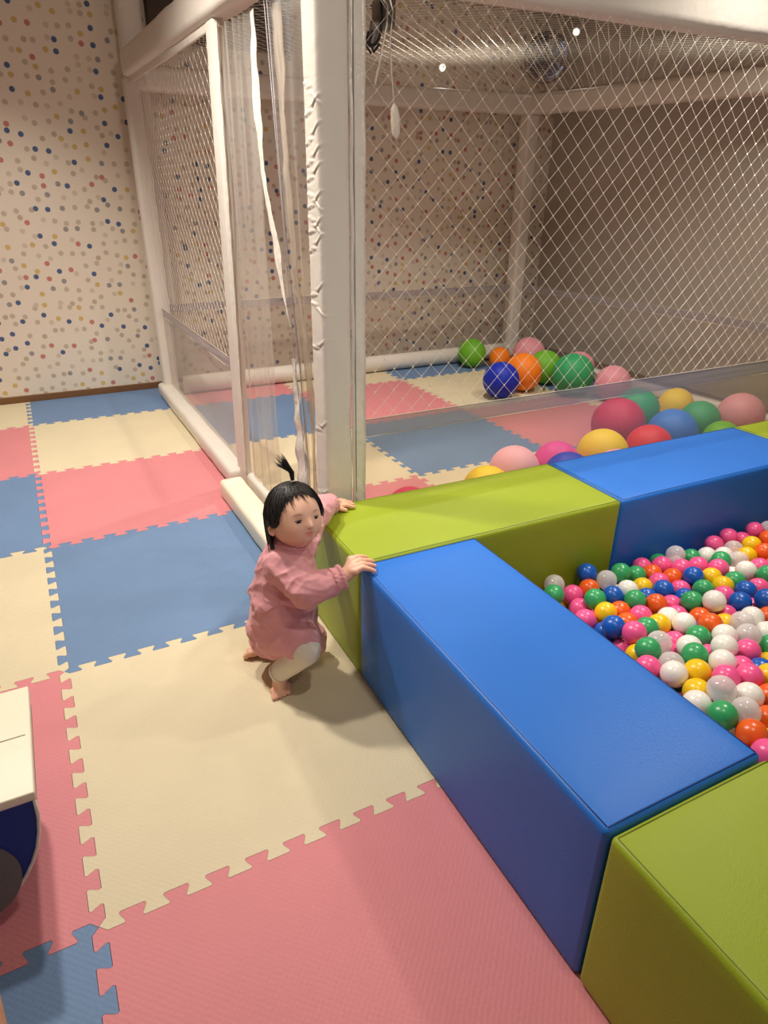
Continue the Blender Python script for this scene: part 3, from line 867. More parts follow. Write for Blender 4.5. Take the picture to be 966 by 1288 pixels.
MORE = [(2.438, -1.08, 0.226), (2.467, -0.109, 0.199), (1.961, -0.645, 0.28), (2.855, -0.455, 0.176), (2.593, -0.162, 0.15), (2.332, -0.991, 0.245), (3.014, -1.326, 0.115), (2.234, -1.09, 0.211), (3.063, -0.628, 0.09), (2.856, 0.015, 0.145), (2.319, -0.83, 0.266), (2.643, -0.291, 0.221), (1.514, -1.381, 0.217), (2.693, -0.597, 0.305), (2.65, -1.342, 0.237), (3.117, -1.514, 0.096), (1.782, -0.629, 0.218), (2.404, -0.96, 0.209), (2.151, -1.431, 0.258), (2.063, -0.912, 0.269), (2.579, -0.752, 0.288), (1.77, -1.336, 0.258), (2.13, -1.27, 0.252), (2.545, -0.743, 0.209), (2.344, -0.46, 0.28), (2.66, -0.202, 0.252), (3.117, -0.065, 0.04), (3.017, -0.706, 0.1), (2.925, -0.727, 0.114), (1.526, -1.196, 0.303), (2.991, -1.403, 0.082), (2.707, -0.455, 0.195), (3.141, -0.704, 0.048), (2.061, -0.433, 0.206), (2.621, -0.663, 0.267), (2.97, -0.086, 0.073), (1.912, -0.987, 0.219), (3.114, -1.398, 0.04), (2.955, -0.821, 0.186), (2.419, -0.422, 0.225), (2.561, -1.244, 0.288), (2.727, -1.048, 0.293), (1.8, -0.606, 0.292), (2.408, -1.368, 0.246), (2.87, -0.246, 0.124), (2.428, -0.943, 0.293), (2.583, -0.98, 0.259), (2.904, -1.356, 0.169), (2.202, -0.79, 0.266), (2.029, -0.39, 0.275), (2.227, -0.499, 0.289), (1.669, -1.193, 0.238), (1.442, -0.804, 0.268), (3.048, -0.487, 0.127), (2.538, -1.121, 0.306), (2.553, -0.462, 0.199), (2.92, -1.226, 0.117), (2.655, -1.454, 0.248), (2.004, -1.109, 0.245), (2.505, -1.309, 0.286), (2.264, -1.437, 0.267), (3.097, -0.97, 0.04), (2.815, -1.388, 0.189), (2.776, -1.502, 0.281), (2.31, -0.645, 0.212), (1.564, -0.913, 0.219), (2.441, -0.205, 0.187), (2.3, -0.736, 0.21), (1.932, -0.784, 0.27), (3.016, -0.354, 0.04), (2.564, -0.377, 0.224), (1.9, -1.301, 0.294), (2.803, 0.062, 0.124), (2.754, 0.062, 0.216), (2.521, -1.531, 0.28), (2.009, -1.428, 0.296), (1.633, -0.724, 0.236), (2.056, -0.822, 0.222), (2.911, 0.112, 0.121), (2.658, -1.544, 0.287), (1.671, -0.952, 0.233), (2.119, -0.432, 0.269), (2.778, -0.621, 0.2), (2.756, -0.301, 0.179), (2.28, -0.238, 0.211), (1.921, -1.351, 0.215), (2.478, -1.416, 0.252), (2.778, -0.031, 0.206), (2.248, -1.044, 0.295), (2.814, 0.171, 0.122), (3.011, -1.509, 0.06), (2.651, -1.149, 0.272), (3.01, -0.181, 0.079), (2.824, 0.124, 0.183), (2.349, -0.125, 0.218), (1.857, -0.93, 0.238), (1.889, -0.99, 0.29), (2.217, -1.488, 0.234), (1.862, -1.401, 0.233), (2.783, -0.768, 0.29), (2.217, -0.969, 0.206), (1.463, -1.417, 0.308), (3.023, 0.157, 0.053), (3.135, -0.553, 0.04), (1.499, -0.995, 0.278), (1.963, -0.545, 0.294), (1.956, -0.889, 0.286), (3.035, -1.053, 0.102), (3.019, 0.25, 0.04), (2.113, -1.012, 0.301), (2.281, -0.443, 0.227), (2.472, -0.584, 0.294), (2.138, -0.661, 0.258), (2.919, -0.352, 0.142), (2.272, -0.35, 0.255), (1.43, -1.532, 0.222), (2.402, -0.682, 0.244), (2.694, -0.94, 0.27), (2.267, -1.279, 0.242), (2.479, -0.697, 0.245), (2.783, -0.127, 0.156), (1.937, -1.421, 0.251), (2.514, -0.319, 0.271), (1.952, -1.363, 0.304), (1.774, -1.412, 0.271), (2.635, -1.106, 0.211), (2.374, -1.038, 0.295), (2.384, -0.785, 0.275), (2.796, -0.819, 0.227), (1.766, -1.018, 0.299), (2.818, -0.516, 0.254), (2.589, -0.001, 0.197), (2.818, -1.165, 0.24), (2.854, -1.108, 0.157), (2.286, -0.931, 0.243), (3.112, -0.461, 0.086), (2.22, -0.56, 0.202), (1.807, -0.515, 0.279), (2.572, -0.566, 0.26), (2.667, -0.742, 0.222), (1.741, -0.525, 0.204), (2.069, -0.303, 0.232), (1.875, -0.599, 0.206), (2.313, -1.379, 0.284), (2.902, 0.152, 0.057), (3.053, 0.072, 0.04), (3.089, -0.339, 0.096), (2.124, -0.871, 0.231), (2.176, -1.132, 0.282), (2.544, -1.433, 0.216), (2.356, -1.426, 0.24), (3.055, -0.102, 0.056), (2.744, -1.428, 0.264), (2.334, -0.194, 0.24), (1.834, -1.473, 0.275), (2.537, -0.834, 0.258), (2.817, -0.979, 0.244), (1.878, -1.531, 0.245), (2.948, 0.18, 0.116), (2.761, -0.651, 0.3), (2.902, -1.225, 0.211), (2.725, -0.262, 0.263), (2.858, -0.6, 0.235), (1.415, -1.185, 0.289), (2.708, -0.652, 0.227), (1.511, -0.653, 0.258), (1.653, -0.864, 0.251), (1.735, -1.493, 0.255), (1.605, -1.119, 0.271), (1.961, -0.438, 0.185), (3.116, 0.134, 0.04), (1.435, -0.93, 0.242), (3.033, -0.833, 0.113), (2.158, -0.896, 0.306), (2.266, -1.128, 0.29), (3.08, -1.303, 0.073), (1.855, -1.192, 0.207), (2.112, -1.487, 0.217), (2.994, -1.122, 0.103), (1.421, -1.071, 0.225), (2.337, -0.654, 0.289), (2.82, -1.01, 0.174), (2.656, -0.483, 0.275), (2.1, -0.737, 0.309), (2.472, -1.06, 0.293), (1.734, -0.793, 0.309), (2.132, -1.327, 0.309), (1.583, -1.258, 0.244), (2.943, -0.046, 0.131), (2.94, -1.149, 0.194), (3.11, -0.856, 0.059), (2.853, -1.333, 0.223), (2.148, -1.028, 0.226), (1.631, -0.658, 0.293), (2.174, -1.178, 0.218), (2.531, -0.087, 0.236), (2.93, -1.431, 0.134), (1.826, -0.722, 0.259), (2.088, -0.811, 0.298), (2.519, -0.217, 0.178), (2.652, -0.877, 0.282), (2.728, -0.186, 0.226), (2.451, -0.827, 0.285), (1.843, -0.835, 0.276), (2.048, -1.285, 0.21), (3.108, 0.222, 0.04), (1.519, -1.464, 0.279), (1.669, -1.319, 0.311), (1.571, -0.602, 0.215), (2.265, -0.712, 0.306), (2.036, -0.585, 0.232), (2.735, -0.778, 0.207), (2.948, -0.267, 0.138), (1.671, -0.767, 0.282), (1.747, -0.724, 0.274), (2.721, 0.133, 0.115), (2.698, -1.237, 0.227), (2.33, -0.552, 0.24), (2.131, -0.379, 0.209), (2.721, -0.851, 0.263), (2.341, -0.36, 0.217), (1.947, -1.102, 0.31), (2.963, -0.947, 0.149), (1.724, -0.959, 0.309), (2.234, -1.206, 0.308), (2.794, -0.41, 0.159), (1.562, -0.828, 0.309), (2.107, -1.517, 0.296), (3.018, -0.946, 0.085), (2.495, -0.526, 0.233), (3.057, -1.459, 0.091), (3.09, 0.013, 0.074), (2.997, -1.465, 0.148), (2.544, -0.287, 0.164), (1.578, -0.716, 0.311), (2.759, -1.252, 0.27), (1.936, -1.226, 0.233), (1.448, -1.281, 0.27), (1.773, -1.186, 0.301), (2.402, -0.528, 0.267), (3.142, -0.368, 0.04), (2.906, -0.998, 0.212), (1.419, -0.679, 0.224), (2.407, -0.829, 0.209), (2.959, -1.04, 0.105), (2.775, -0.714, 0.221), (2.885, -0.891, 0.219), (2.068, -1.064, 0.245), (2.459, -1.186, 0.23), (1.42, -1.338, 0.223), (1.746, -0.964, 0.236), (2.537, -0.627, 0.29), (2.502, -0.059, 0.155), (2.857, -0.361, 0.204), (2.708, -1.34, 0.304), (2.057, -0.674, 0.238), (2.654, -0.388, 0.224), (2.291, -1.527, 0.272), (1.612, -1.469, 0.214), (2.997, -0.548, 0.13), (3.115, -1.206, 0.095), (1.517, -1.092, 0.309), (2.021, -0.477, 0.265), (1.494, -0.714, 0.208), (1.817, -1.084, 0.224), (1.902, -1.48, 0.302), (2.513, -0.462, 0.286), (2.526, -0.931, 0.288), (1.886, -1.169, 0.274), (2.001, -0.926, 0.23), (2.904, -0.16, 0.08), (1.768, -0.853, 0.245), (3.113, -0.266, 0.04), (2.64, -1.015, 0.206), (3.069, 0.308, 0.04), (2.728, 0.005, 0.136), (2.521, -0.607, 0.212), (2.984, -0.774, 0.078), (2.175, -0.478, 0.217), (2.869, -1.291, 0.146), (2.348, -1.1, 0.243), (3.116, -1.054, 0.04), (2.069, -1.235, 0.291), (2.968, -0.125, 0.137), (1.62, -1.424, 0.303), (2.002, -1.471, 0.221), (2.037, -1.373, 0.229), (2.209, -1.343, 0.233), (2.472, -1.01, 0.231), (1.995, -0.713, 0.299), (2.864, -0.73, 0.156), (1.54, -1.377, 0.31), (2.435, -1.287, 0.298), (1.87, -0.645, 0.265), (2.788, -0.909, 0.196), (2.941, 0.256, 0.08), (2.657, -0.121, 0.24), (1.882, -0.476, 0.249), (3.056, -0.527, 0.048), (1.583, -1.498, 0.303), (2.997, -0.444, 0.097), (2.904, -1.488, 0.213), (2.336, -1.173, 0.291), (1.738, -1.272, 0.285), (1.512, -1.093, 0.231), (2.438, -1.519, 0.225), (3.126, -0.782, 0.058), (3.147, 0.298, 0.04), (1.448, -1.432, 0.221), (2.356, -1.208, 0.225), (2.83, -1.211, 0.174), (2.392, -1.272, 0.214), (1.677, -1.041, 0.29), (1.593, -1.041, 0.287), (1.689, -0.662, 0.213), (2.394, -0.269, 0.167), (2.753, -0.402, 0.253), (2.334, -0.11, 0.146), (1.667, -1.541, 0.212), (2.173, -0.294, 0.181), (2.403, -0.141, 0.145), (1.965, -0.509, 0.209), (2.918, -0.809, 0.115), (1.782, -1.283, 0.208), (2.82, -1.083, 0.22), (1.7, -1.382, 0.219), (2.455, -1.314, 0.211), (3.043, -1.227, 0.099), (2.499, -0.906, 0.214), (2.407, -1.463, 0.304), (2.906, -0.513, 0.187), (2.129, -1.121, 0.207), (2.648, -1.28, 0.288), (2.077, -1.449, 0.275), (2.226, -0.421, 0.283), (1.991, -1.267, 0.272), (2.591, -0.211, 0.218), (1.443, -0.703, 0.308), (2.605, -1.203, 0.212), (1.966, -0.701, 0.209), (2.245, -1.204, 0.221), (2.767, -0.569, 0.29), (3.122, -0.168, 0.04), (2.124, -0.534, 0.297), (2.632, 0.032, 0.135), (2.42, -0.715, 0.309), (1.818, -1.01, 0.237), (2.351, -1.307, 0.268), (1.664, -1.275, 0.218), (1.511, -0.833, 0.209), (2.66, -0.805, 0.269), (2.616, -1.041, 0.303), (1.426, -0.861, 0.214), (2.841, -1.467, 0.172), (2.075, -1.178, 0.239), (2.443, -0.324, 0.234), (1.42, -1.343, 0.301), (2.217, -0.362, 0.18), (2.595, -0.079, 0.172), (2.02, -1.007, 0.257), (2.044, -1.546, 0.255), (2.955, -1.543, 0.133), (1.782, -1.535, 0.298), (2.678, -0.707, 0.298), (1.902, -0.856, 0.228), (2.329, -0.916, 0.31), (1.968, -0.621, 0.207), (1.532, -1.316, 0.269), (3.063, -1.383, 0.103), (2.158, -0.729, 0.233), (2.238, -0.632, 0.293), (1.52, -0.879, 0.268), (1.435, -1.178, 0.207), (1.807, -1.509, 0.209), (1.954, -0.394, 0.255), (2.891, -0.09, 0.162), (2.411, -1.179, 0.297), (3.011, 0.002, 0.066), (2.671, -0.08, 0.157), (1.742, -1.105, 0.249), (1.718, -0.649, 0.297), (2.878, -1.533, 0.154), (1.876, -0.565, 0.301), (1.98, -0.958, 0.311), (2.857, -0.249, 0.208), (2.588, -1.497, 0.276), (3.144, -1.143, 0.04), (2.262, -0.171, 0.248), (2.714, -0.55, 0.239), (2.86, -0.604, 0.152), (1.848, -1.066, 0.301), (3.062, -0.737, 0.04), (2.972, 0.058, 0.107), (2.508, -0.151, 0.148), (2.143, -1.195, 0.304), (1.817, -0.484, 0.21), (1.605, -1.368, 0.24), (2.569, -1.342, 0.26), (1.416, -0.892, 0.308), (3.066, -1.135, 0.083), (2.939, -0.454, 0.148), (2.583, -0.49, 0.284), (2.834, -0.178, 0.195), (2.502, -0.197, 0.252), (3.02, -0.267, 0.092), (2.71, -1.007, 0.226), (2.89, 0.027, 0.076), (1.527, -1.535, 0.254), (2.855, -0.753, 0.227), (2.796, -1.284, 0.202), (1.867, -0.763, 0.308), (2.43, -0.232, 0.261), (2.989, -1.375, 0.173), (2.795, -0.907, 0.282), (2.11, -0.544, 0.209), (2.702, -1.519, 0.234), (2.94, -0.629, 0.196), (2.521, -1.225, 0.212), (2.706, -1.106, 0.24), (2.846, -1.537, 0.252), (2.124, -0.338, 0.269), (1.823, -1.35, 0.306), (3.047, -0.442, 0.04), (2.491, -1.214, 0.294), (2.174, -0.969, 0.271), (1.619, -0.797, 0.215), (1.777, -0.751, 0.211), (2.422, -0.639, 0.3), (2.972, -0.874, 0.096), (2.743, -1.17, 0.311), (1.906, -0.711, 0.248), (2.803, -0.535, 0.168), (1.624, -0.922, 0.307), (1.841, -1.256, 0.284), (2.225, -0.874, 0.264), (1.954, -1.549, 0.234), (2.579, -0.277, 0.258), (2.63, -1.376, 0.301), (1.542, -1.183, 0.213), (2.71, -0.381, 0.177), (2.832, -1.236, 0.259), (2.006, -0.799, 0.305), (1.683, -1.517, 0.311), (2.499, -0.346, 0.19), (2.364, -0.278, 0.234), (2.649, -0.549, 0.201), (3.146, -1.29, 0.04), (2.042, -1.341, 0.302), (2.253, -0.954, 0.306), (2.861, -0.934, 0.164), (2.065, -1.127, 0.304), (1.95, -1.044, 0.25), (2.075, -0.751, 0.229), (2.734, -0.105, 0.227), (2.691, -0.261, 0.164), (2.75, -0.468, 0.29), (2.808, -0.045, 0.12), (2.726, -1.362, 0.208), (2.991, -1.264, 0.155), (1.46, -1.531, 0.299), (2.685, 0.071, 0.186), (1.769, -1.203, 0.221), (1.995, -0.36, 0.195), (2.574, -1.059, 0.224), (3.009, -0.344, 0.122), (2.922, -1.107, 0.11), (2.948, -0.6, 0.106), (1.428, -1.083, 0.299), (2.832, -0.317, 0.142), (1.619, -1.202, 0.301), (3.103, -0.92, 0.104), (2.931, -1.309, 0.107), (3.032, -0.879, 0.051), (2.586, -0.886, 0.233), (1.71, -0.589, 0.243), (1.704, -1.394, 0.296), (2.22, -0.668, 0.225), (2.271, -0.312, 0.176), (2.204, -0.316, 0.249), (2.84, -0.826, 0.156), (2.217, -1.366, 0.303), (2.94, 0.081, 0.04), (2.822, -0.433, 0.24), (2.911, -0.183, 0.175), (1.817, -0.904, 0.307), (1.551, -1.008, 0.207), (1.676, -1.119, 0.22), (2.439, -0.609, 0.206), (2.677, -0.04, 0.229), (2.202, -1.287, 0.31), (2.755, -1.189, 0.204), (2.141, -1.368, 0.215), (2.537, -1.128, 0.211), (1.698, -0.748, 0.207), (2.827, -0.667, 0.259), (1.427, -0.998, 0.311), (2.098, -0.948, 0.206), (2.335, -0.489, 0.194), (1.863, -1.296, 0.209), (2.889, -1.017, 0.139), (2.162, -1.542, 0.218), (1.509, -0.774, 0.285), (2.4, -0.05, 0.235), (2.299, -1.239, 0.298), (2.29, -1.365, 0.21), (2.062, -0.63, 0.304), (2.559, -1.433, 0.309), (2.939, -1.075, 0.182), (3.082, -0.557, 0.112), (1.998, -1.182, 0.248), (2.921, -0.307, 0.081), (3.145, 0.383, 0.04), (2.363, -1.535, 0.22), (2.875, -1.41, 0.236), (1.926, -1.125, 0.215), (2.958, -0.384, 0.076), (2.668, -0.172, 0.167), (2.489, -0.774, 0.248), (2.87, 0.209, 0.151), (2.919, -0.509, 0.103), (3.144, -1.468, 0.04), (2.878, -0.086, 0.082), (2.981, -0.696, 0.172), (1.888, -0.425, 0.188), (2.778, -1.341, 0.276), (2.412, -0.157, 0.249), (2.431, -0.497, 0.197), (1.569, -0.595, 0.305), (2.306, -0.181, 0.168), (1.443, -1.002, 0.219), (2.389, -0.869, 0.308), (1.634, -1.026, 0.222), (2.482, -0.396, 0.257), (1.856, -0.786, 0.215), (2.586, -1.28, 0.207), (2.434, -1.548, 0.306), (2.795, -0.281, 0.238), (2.356, -0.892, 0.228), (2.889, -0.684, 0.214), (3.053, -1.547, 0.122), (1.514, -1.255, 0.214), (1.975, -1.492, 0.29), (2.572, -0.674, 0.212), (1.559, -0.956, 0.31), (3.145, 0.052, 0.041), (2.212, -0.217, 0.186), (3.131, -0.631, 0.04), (2.718, -0.335, 0.242), (2.166, -0.58, 0.256), (2.839, -0.168, 0.114), (2.762, -0.98, 0.301), (2.199, -1.512, 0.305), (2.914, -0.884, 0.152), (2.208, -0.24, 0.262), (2.99, -1.188, 0.155), (2.011, -1.059, 0.31), (3.098, -0.733, 0.11), (1.978, -0.853, 0.222), (1.992, -0.779, 0.217), (2.251, -0.815, 0.208), (2.18, -0.717, 0.305), (1.699, -0.888, 0.308), (2.304, -1.478, 0.211), (2.574, -1.549, 0.211), (1.409, -1.254, 0.207), (1.734, -1.037, 0.217), (2.777, -0.228, 0.153), (2.587, -0.138, 0.221), (2.068, -0.356, 0.176), (2.15, -0.803, 0.215), (1.677, -1.134, 0.303), (2.613, -0.412, 0.284), (1.697, -0.824, 0.206), (2.882, -0.416, 0.112), (2.303, -1.053, 0.207), (2.775, -1.104, 0.284), (3.013, -0.629, 0.15), (2.77, -1.494, 0.195), (2.21, -1.418, 0.212), (2.695, -1.479, 0.31), (3.006, -1.007, 0.152), (2.382, -1.037, 0.208), (2.951, -0.23, 0.065), (2.585, -0.863, 0.308)]

# ================================================================== balls of the pit
PITC = dict(pink=(246, 92, 152), green=(58, 166, 100), blue=(24, 92, 186), orange=(238, 98, 30), yellow=(246, 200, 22), white=(244, 240, 230))
PITM = {k: mat('ball_'+k, v, rough=.28, spec=.5) for k, v in PITC.items()}
PITM['clear'] = clear_mat('ball_clear', (252, 250, 250), .40, .12, .7, body=(255, 250, 248))
def pit_ball_mesh(m, name):
    bm = bmesh.new(); bmesh.ops.create_icosphere(bm, subdivisions=4, radius=.0385)
    for v in bm.verts:
        if abs(v.co.z) < .0012: v.co *= 1.006      # moulded seam round the middle
    me = bpy.data.meshes.new(name); bm.to_mesh(me); bm.free(); me.materials.append(m); me.shade_smooth(); return me
PITME = {k: pit_ball_mesh(m, 'pit_ball_'+k) for k, m in PITM.items()}
rb = random.Random(11)
for (c, x, y, z), lab in zip(VIS, LABS):
    o = bpy.data.objects.new('pit_ball', PITME[c]); COL.objects.link(o); o.location = (x, y, z)
    o.rotation_euler = (rb.uniform(0, 3), rb.uniform(0, 3), rb.uniform(0, 3))
    tag(o, lab, 'ball', 'small plastic balls in the ball pit')
CK = ['pink', 'green', 'blue', 'orange', 'yellow', 'white', 'pink', 'green']
for (x, y, z) in FILL:
    c = rb.choice(CK)
    o = bpy.data.objects.new('pit_ball', PITME[c]); COL.objects.link(o); o.location = (x, y, z)
    tag(o, c+' pit ball buried beneath the top layer of the ball pit', 'ball', 'buried %s balls of the pit' % c)

# the rest of the pit beyond the frame, one mass
bm = bmesh.new()
for i, c in enumerate(MORE):
    r_ = bmesh.ops.create_icosphere(bm, subdivisions=3, radius=.0385, matrix=Matrix.Translation(c))
    mi = (i*7+int(c[0]*100)) % 6
    for f in {f for v in r_['verts'] for f in v.link_faces}: f.material_index = mi
tag(link('pit_balls', bm, [PITM[k] for k in ('pink', 'green', 'blue', 'orange', 'yellow', 'white')], smooth=True), 'remaining mixed plastic balls filling the ball pit to the right', 'balls', kind='stuff')

# ------------------------------------------------------------------ big balls in the cage
BIGC = dict(lime=(108, 178, 42), orange=(244, 130, 28), royal=(24, 48, 176), pink=(226, 150, 160), green=(52, 158, 98), crimson=(196, 34, 78),
            yellow=(244, 208, 30), blue=(52, 122, 208), red=(222, 40, 48), palepink=(240, 176, 186), magenta=(226, 66, 150), teal=(46, 160, 108))
def big_mat(k, v):
    return mat('large_ball_'+k, v, rough=.5, spec=.35, bump=.08, bscale=220)
BIGM = {k: big_mat(k, v) for k, v in BIGC.items()}
def big_ball_mesh(k):
    bm = bmesh.new(); bmesh.ops.create_icosphere(bm, subdivisions=5, radius=1)
    q = bmesh.ops.create_circle(bm, cap_ends=True, segments=12, radius=.05)      # valve plug
    for v in q['verts']: v.co.z += 1.003
    me = bpy.data.meshes.new('play_ball_'+k); bm.to_mesh(me); bm.free(); me.materials.append(BIGM[k]); me.shade_smooth(); return me
BIGME = {k: big_ball_mesh(k) for k in BIGC}
BIG = [
 ('lime', 3.842, 4.150, .134, .134, 'lime green play ball at the far white rail, leftmost of the far balls'),
 ('orange', 4.065, 4.00, .100, .100, 'small orange play ball just right of the far lime ball'),
 ('royal', 3.445, 3.15, .147, .147, 'royal blue play ball standing in front of the larger orange one'),
 ('orange', 3.755, 3.26, .158, .158, 'larger orange play ball right behind the royal blue one'),
 ('pink', 4.29, 3.85, .150, .150, 'dusty pink play ball in the far corner at the corner post'),
 ('lime', 4.075, 3.36, .146, .146, 'lime green play ball half hidden between the orange and the green ball'),
 ('green', 4.046, 2.975, .171, .171, 'green play ball seen just above the skirt band, right of the lime one'),
 ('pink', 4.345, 3.235, .140, .140, 'dusty pink play ball mostly hidden behind the green one'),
 ('pink', 4.225, 2.70, .142, .142, 'dusty pink play ball cut by the skirt band, right of the green ball'),
 ('teal', 3.797, 2.045, .154, .154, 'green play ball right behind the big crimson one'),
 ('crimson', 3.412, 1.842, .169, .169, 'big crimson play ball behind the clear skirt'),
 ('yellow', 4.254, 2.092, .123, .123, 'yellow play ball at the right side rail behind the blue one'),
 ('blue', 3.611, 1.575, .155, .155, 'mid blue play ball between the red and the green one'),
 ('green', 4.049, 1.72, .135, .135, 'dark green play ball between the yellow and the dusty pink one on the right'),
 ('pink', 4.357, 1.641, .154, .154, 'big dusty pink play ball at the right edge, above the green block'),
 ('red', 3.308, 1.480, .139, .139, 'red play ball between the yellow and blue ones behind the blue block'),
 ('yellow', 2.948, 1.499, .149, .149, 'bright yellow play ball peeking over the blue block'),
 ('palepink', 2.735, 1.185, .12, .195, 'pale pink play ball wedged in front of the bright yellow one'),
 ('magenta', 2.618, 1.511, .135, .135, 'magenta play ball between the pale pink and bright yellow ones'),
 ('palepink', 2.338, 1.536, .140, .140, 'pale pink play ball peeking over the green block'),
 ('royal', 2.47, 1.26, .13, .185, 'royal blue play ball barely showing above the blue block corner'),
 ('yellow', 2.06, 1.40, .13, .13, 'yellow play ball barely showing above the green block'),
 ('lime', 3.904, 1.43, .117, .117, 'lime green play ball peeking over the end of the blue block'),
 ('crimson', 4.06, 1.235, .10, .10, 'crimson play ball sliver beside the green block at the right edge'),
 ('crimson', 1.59, 1.38, .12, .12, 'crimson play ball barely showing on the pink mat behind the green block'),
]
for k, x, y, r, z, lab in BIG:
    o = bpy.data.objects.new('play_ball', BIGME[k]); COL.objects.link(o); o.location = (x, y, z+.0005); o.scale = (r, r, r)
    o.rotation_euler = (rb.uniform(0, 3), rb.uniform(0, 3), rb.uniform(0, 3))
    tag(o, lab, 'ball', 'large play balls inside the cage')

# ------------------------------------------------------------------ foam toy at the left edge
TB = mat('toy_navy_vinyl', (22, 40, 128), rough=.45, bump=.1, bscale=200)
TG = mat('toy_grey_panel', (112, 106, 102), rough=.6, bump=.1, bscale=60)
TK = mat('toy_black', (22, 20, 20), rough=.5)
toy = empty('foam_bench', (-.42, .28, 0), 'white-topped navy foam bench with a grey round side panel at the left edge', 'foam bench')
def toy_outline():
    P = [(-.80, .34), (-.062, .34)]
    for k in range(1, 13):
        a = k/12*PI/2
        P.append((-.42+.358*math.cos(a)**.75, .335-.33*math.sin(a)**1.0))
    for k in range(1, 13):
        a = PI/2-k/12*PI/2
        P.append((-.42-.38*math.cos(a)**.75, .335-.33*math.sin(a)))
    return P
TO = toy_outline()
def prism(bm, pts, y0, y1, bev=0):
    a = [bm.verts.new((x, y0, z)) for x, z in pts]; b = [bm.verts.new((x, y1, z)) for x, z in pts]
    bm.faces.new(a); bm.faces.new(b[::-1])
    n = len(pts)
    for i in range(n): bm.faces.new((a[i], b[i], b[(i+1) % n], a[(i+1) % n]))
    bmesh.ops.recalc_face_normals(bm, faces=bm.faces)
TY0, TY1 = .095, .47
bm = bmesh.new(); prism(bm, TO[1:], TY0, TY1); put(link('side_body', bm, TB, smooth=True, angle=40), toy)
bm = bmesh.new(); box(bm, (-.80, TY0-.0005, .338), (-.058, TY1+.002, .362), .004, 3); tp = put(link('seat_top', bm, CREAM_VINYL, smooth=True), toy)
tp['label'] = 'white padded top'
bm = bmesh.new(); tube(bm, [(-.79, .285, .363), (-.07, .285, .363)], .0016, 6); link('seam', bm, SATIN, tp)
bm = bmesh.new(); tube(bm, [(x+.0, TY0-.002, z) for x, z in TO[1:14]], .004, 8); put(link('piping', bm, SATIN, smooth=True), toy)
bm = bmesh.new()
a = [(-.228+.105*math.cos(2*PI*k/40), .165+.115*math.sin(2*PI*k/40)) for k in range(40)]
prism(bm, a, TY0-.006, TY0+.002); pn = put(link('round_panel', bm, TG, smooth=True, angle=40), toy)
bm = bmesh.new(); prism(bm, [(-.245+.055*math.cos(2*PI*k/24), .165+.05*math.sin(2*PI*k/24)) for k in range(24)], TY0-.010, TY0-.004); link('hub', bm, TK, pn, smooth=True, angle=40)

# ------------------------------------------------------------------ clip-on fan with pull cords, high inside the cage
GREY = mat('grey_plastic', (120, 112, 104), rough=.45); BLK = mat('black_rubber', (24, 22, 22), rough=.5); CORDM = mat('white_cord', (232, 224, 210), rough=.5)
fan = empty('hanging_fan', (1.33, 1.26, 2.09), 'grey clip-on fan with black ring and white pull cords by the post top', 'fan')
bm = bmesh.new(); box(bm, (1.325, 1.225, 2.0), (1.395, 1.29, 2.12), .02, 4); capsule(bm, (1.32, 1.24, 2.01), (1.30, 1.23, 1.955), .018, .012); put(link('fan_body', bm, GREY, smooth=True), fan)
bm = bmesh.new()
tube(bm, [(1.285+.05*math.cos(2*PI*k/32), 1.20+.02*math.cos(2*PI*k/32), 2.03+.085*math.sin(2*PI*k/32)) for k in range(33)], .005, 8)
tube(bm, [(1.30, 1.22, 1.99), (1.285, 1.21, 1.955), (1.30, 1.21, 1.93), (1.325, 1.22, 1.955)], .004, 8)
tube(bm, [(1.285, 1.22, 1.985), (1.27, 1.21, 1.95), (1.29, 1.21, 1.925)], .004, 8)
put(link('fan_ring', bm, BLK, smooth=True), fan)
bm = bmesh.new()
tube(bm, [(1.335, 1.225, 2.085), (1.355, 1.22, 2.06), (1.352, 1.22, 2.01), (1.325, 1.22, 1.90), (1.31, 1.22, 1.84)], .0035, 8)
tube(bm, [(1.362, 1.225, 2.09), (1.375, 1.22, 2.05), (1.365, 1.22, 1.97), (1.372, 1.22, 1.88), (1.385, 1.22, 1.78)], .0025, 8)
put(link('pull_cord', bm, CORDM, smooth=True), fan)
bm = bmesh.new(); tube(bm, [(1.384, 1.22, 1.79), (1.386, 1.22, 1.775), (1.390, 1.22, 1.74), (1.393, 1.22, 1.70), (1.394, 1.22, 1.685)], [.004, .013, .017, .014, .004], 14); put(link('cord_toggle', bm, CORDM, smooth=True), fan)

# wall fan in the far corner above the rails, and the strip of lamp light
WF = mat('dark_fan_plastic', (52, 48, 52), rough=.4); WBL = mat('fan_blue', (48, 62, 130), rough=.4); WTAN = mat('fan_tan', (176, 156, 128), rough=.5)
wf = empty('wall_fan', (4.68, 4.55, 2.55), 'dark round wall fan in the far corner above the cage rail', 'fan')
rotf = Matrix.Rotation(math.radians(-35), 4, 'Z')
def fpt(x, y, z): return Vector((4.62, 4.42, 2.60))+(rotf @ Vector((x, y, z)))
bm = bmesh.new()
for rr, yy in ((.19, 0), (.185, .05), (.14, -.03), (.09, -.045)):
    tube(bm, [fpt(rr*math.cos(2*PI*k/36), yy, rr*math.sin(2*PI*k/36)) for k in range(37)], .006, 6)
for k in range(18):
    a = 2*PI*k/18; tube(bm, [fpt(.04*math.cos(a), -.05, .04*math.sin(a)), fpt(.14*math.cos(a), -.03, .14*math.sin(a)), fpt(.19*math.cos(a), 0, .19*math.sin(a))], .003, 5)
put(link('fan_guard', bm, WF, smooth=True), wf)
bm = bmesh.new()
